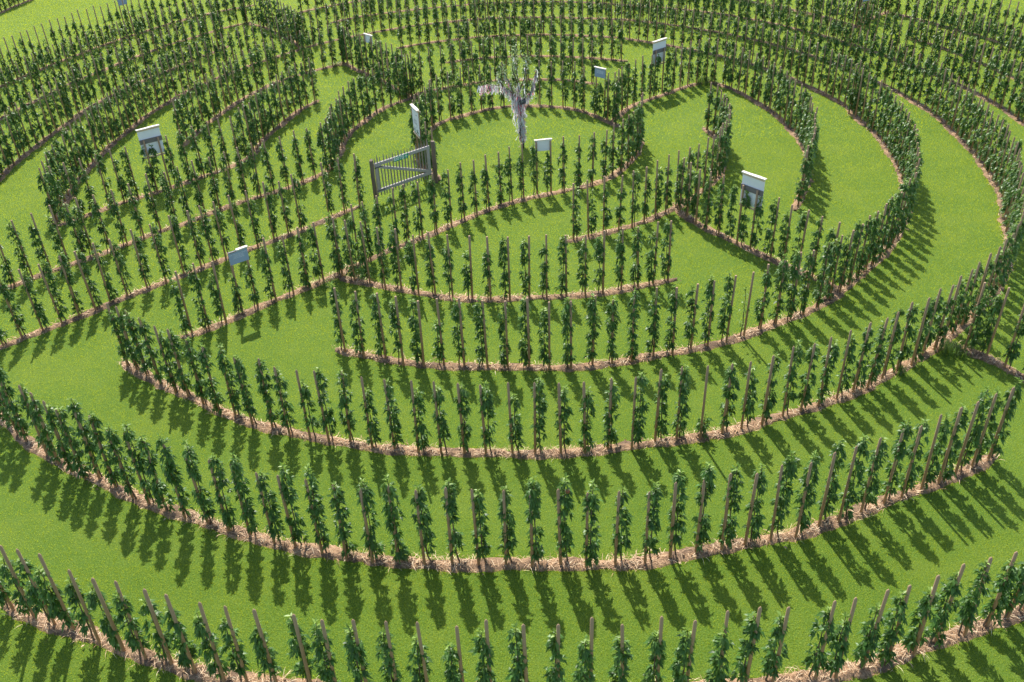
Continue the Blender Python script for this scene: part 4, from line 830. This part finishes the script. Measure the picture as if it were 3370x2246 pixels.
for i in range(npk):
    x_ = .03+(gw-.06)*i/(npk-1); h0 = .20+rng.normal(0, .015); h1 = 1.47+rng.normal(0, .03); hw = .019*rng.uniform(.8, 1.15); lean = rng.normal(0, .008)
    mb = MB(); vs = []
    for z, w_ in ((h0, hw), (.8, hw*1.05), (h1-.13, hw), (h1, .003)):
        x2 = x_+lean*(z-.8)*2
        vs += [(x2-w_, .029, z), (x2+w_, .029, z), (x2+w_*.8, .050, z), (x2-w_*.8, .050, z)]
    fs = [(0, 3, 2, 1), (12, 13, 14, 15)]
    for s_ in range(3):
        for j in range(4): fs.append((s_*4+j, s_*4+(j+1) % 4, s_*4+4+(j+1) % 4, s_*4+4+j))
    mb.add(vs, fs); mb.build('picket', M['picket'], gate)
mb = MB(); mb.box((.12, -.031, 1.17), (.3, .006, .03)); mb.box((.0, -.031, 1.17), (.03, .03, .05)); mb.box((.12, -.031, .41), (.3, .006, .03)); mb.build('hinge', M['iron'], gate)
# exit sign
SX = .97; mb = MB(); mb.box((SX, -.0305, 1.236), (.54, .005, .150), bev=.001); es = mb.build('exit_sign', M['green'], gate)
text_mesh('lettering', 'EXIT', .135, M['ink'], es, (SX-.13, -.0335, 1.236), (R(90), 0, 0), bold=.005)
mb = MB(); y_ = -.0340
mb.box((SX+.065, y_, 1.232), (.085, .001, .115)); mb.build('running_man_panel', M['ink'], es)
mb = MB(); y_ = -.0352
def bar(x0, z0, x1, z1, w_):
    d = Vector((x1-x0, 0, z1-z0)); L = d.length
    mb.box(((x0+x1)/2, y_, (z0+z1)/2), (L, .0008, w_), Matrix.Rotation(-math.atan2(d.z, d.x), 3, 'Y'))
bx, bz = SX+.065, 1.232
mb.box((bx+.006, y_, bz+.040), (.016, .0008, .016))
bar(bx+.002, bz+.028, bx-.006, bz-.004, .015); bar(bx+.002, bz+.022, bx+.026, bz+.006, .008); bar(bx-.002, bz+.022, bx-.026, bz+.012, .008)
bar(bx-.006, bz-.004, bx+.014, bz-.024, .009); bar(bx+.014, bz-.024, bx+.010, bz-.048, .009); bar(bx-.006, bz-.004, bx-.018, bz-.030, .009); bar(bx-.018, bz-.030, bx-.036, bz-.040, .009)
mb.build('running_man', M['green'], es)
mb = MB(); ax = SX+.19; y_ = -.0340
mb.add([(ax-.013, y_, 1.18), (ax+.013, y_, 1.18), (ax+.013, y_, 1.262), (ax-.013, y_, 1.262)], [(0, 1, 2, 3)])
mb.add([(ax, y_, 1.290), (ax-.045, y_, 1.245), (ax-.045, y_, 1.215), (ax, y_, 1.262)], [(0, 1, 2, 3)])
mb.add([(ax, y_, 1.290), (ax, y_, 1.262), (ax+.045, y_, 1.215), (ax+.045, y_, 1.245)], [(0, 1, 2, 3)])
mb.build('arrow', M['ink'], es)
for (x, y, h, r, lab) in ((-4.06, 25.68, 1.47, .062, 'round wooden gate post on the hinge side, left of the picket gate'), (-2.27, 27.20, 1.42, .068, 'round dark brown gate post on the latch side, right of the picket gate')):
    mb = MB(); n = 7; mb.tube([(rng.normal(0, .004), rng.normal(0, .004), z) for z in np.linspace(-.1, h-.012, n)]+[(0, 0, h)], [r*(1.04-.08*i/n+rng.normal(0, .012)) for i in range(n)]+[r*.86], 12)
    o = mb.build('gate_post', M['post'], None, False, (x, y, 0)); tag(o, lab, 'post')

# ------------------------------------------------------------------ wishing tree hung with ribbons
WY = 29.94
wt = empty('wishing_tree', (.67, WY, 0)); tag(wt, 'branching tree hung all over with white and pink ribbons in the central circle', 'tree')
def P3(x, z, dy=0): return (x-.67, dy, z)
trunk = [P3(.67, -.08), P3(.67, .2), P3(.655, .8, .01), P3(.63, 1.3), P3(.57, 1.62)]
mb = MB(); mb.tube(trunk, [.06, .048, .042, .042, .046], 10); mb.build('trunk', M['bark'], wt, True)
BR = [[P3(.57, 1.58), P3(.42, 1.86, .02), P3(.28, 2.04, .05), P3(.05, 2.2, .06), P3(-.37, 2.27, .03), P3(-.80, 2.24, 0)],
      [P3(.57, 1.58), P3(.76, 1.78, -.05), P3(.98, 1.96, -.08), P3(1.08, 2.33, -.05), P3(1.22, 2.75, 0)],
      [P3(.57, 1.58), P3(.58, 2.0, .05), P3(.54, 2.5, .08), P3(.50, 3.0, .06), P3(.46, 3.5, .05)],
      [P3(.42, 1.86), P3(.30, 2.25, .1), P3(.12, 2.6, .15), P3(.02, 2.75, .2)],
      [P3(.58, 2.0), P3(.78, 2.4, .1), P3(.86, 2.9, .16), P3(.80, 3.2, .2)],
      [P3(.05, 2.2), P3(-.08, 2.45, .0), P3(-.1, 2.62, -.05)],
      [P3(.54, 2.3), P3(.4, 2.75, -.1), P3(.36, 3.15, -.14)]]
for br in BR:
    mb = MB(); k = len(br); mb.tube(br, [max(.005, .026*(1-i/(k-1))+.005) for i in range(k)], 7); mb.build('branch', M['bark'], wt, True)
def along(br, t):
    s = t*(len(br)-1); i = min(int(s), len(br)-2); f = s-i; a = np.array(br[i]); b = np.array(br[i+1]); return a+(b-a)*f
bs, el_, az_ = [], [], []
for bi, (br, n) in enumerate(zip(BR, (110, 110, 280, 120, 130, 50, 100))):
    for _ in range(n):
        t = rng.uniform(.15, 1) if bi else rng.uniform(.25, 1); bs.append(along(br, t)+rng.normal(0, .085, 3)*(1 if bi > 1 else .8)+np.array([0, 0, .03])); az_.append(rng.random()*6.283); el_.append(rng.normal(.05, .5))
n = len(bs); L = rng.uniform(.06, .10, n)
V, F, T = leaf_arrays(np.array(bs), np.array(az_), np.array(el_), L, L*.42, rng.uniform(.1, .5, n), rng.normal(0, .5, n), rng.uniform(0, .8, n))
np_mesh('crown', V, F, 3, M['wishleaf'], wt, attr=T)
# ribbons: knotted strips hanging from trunk and branches
def ribbons():
    Vs, Fs, b = [], [], 0
    def strip(p, L, w_, az, wind):
        nonlocal b
        k = 6; side = np.array([math.cos(az), math.sin(az), 0]); pts = []; q = np.array(p, float); dr = np.array([math.cos(az+1.57)*wind, math.sin(az+1.57)*wind, -1.0])
        for i in range(k):
            tw = az+rng.normal(0, .5); side = np.array([math.cos(tw), math.sin(tw), rng.normal(0, .25)])
            pts += [q-side*w_/2, q+side*w_/2]; d = dr+rng.normal(0, .28, 3); q = q+d/np.linalg.norm(d)*L/(k-1)
        Vs.append(np.array(pts)); Fs.append(np.array([(2*i, 2*i+1, 2*i+3, 2*i+2) for i in range(k-1)])+b); b += 2*k
    for i in range(330):      # round the trunk
        t = rng.random()**.85; z = .30+1.32*t; a = rng.random()*6.283
        c = along(trunk, min(1, (z+.08)/1.7)); r = rng.uniform(.055, .13)+.05*(t > .7)
        strip((c[0]+math.cos(a)*r, c[1]+math.sin(a)*r, z), rng.uniform(.10, .32), rng.uniform(.018, .05), a+1.57, rng.normal(0, .25))
    for i in range(5): strip((-.18+rng.normal(0, .02), -.06, 1.62-i*.05), rng.uniform(.4, .85), .022, 0, .05)
    for bi, n, t0, t1, l0, l1 in ((0, 230, 0, 1.0, .14, .36), (1, 190, .0, .98, .12, .30), (2, 70, 0, .4, .1, .3), (3, 46, .1, .75, .1, .28), (4, 16, .1, .8, .08, .2), (5, 14, .2, .9, .08, .2), (2, 12, .4, .9, .08, .16)):
        for i in range(n):
            q = along(BR[bi], rng.uniform(t0, t1))+rng.normal(0, .018, 3); strip(q, rng.uniform(l0, l1), rng.uniform(.016, .046), rng.random()*6.28, rng.normal(0, .2))
    for i in range(130): # bunch at the fork
        strip(np.array([-.12, -.02, 1.78])+rng.normal(0, 1, 3)*[.12, .08, .17], rng.uniform(.15, .4), rng.uniform(.015, .04), rng.random()*6.28, rng.normal(0, .2))
    o = np_mesh('wish_ribbons', np.vstack(Vs), np.vstack(Fs), 4, M['ribbon'], loc=(.67, WY, 0))
    tag(o, 'hundreds of white, pink and black ribbons knotted round the wishing tree', 'ribbons', kind='stuff')
ribbons()
pq = empty('hanging_plaque', (.70, WY-.14, 1.69)); pq.rotation_euler = (R(-10), R(-14), R(6)); tag(pq, 'small black plaque with white lettering hanging on the ribbon tree trunk', 'plaque')
mb = MB(); mb.box((0, 0, 0), (.21, .012, .15), bev=.002); mb.build('plate', M['black'], pq)
mb = MB(); mb.tube([(-.05, 0, .074), (-.01, .05, .16), (.05, 0, .074)], .004, 5); mb.build('cord', M['iron'], pq)
mb = MB()
for li, ws in enumerate([(.03, .05, .06), (.05, .02, .04, .04), (.04, .06, .03), (.05, .05)]):
    x_ = -.08
    for w_ in ws: mb.box((x_+w_/2, -.0068, .045-li*.028), (w_, .001, .010 if li < 2 else .006)); x_ += w_+.010
mb.build('lettering', M['print'], pq)
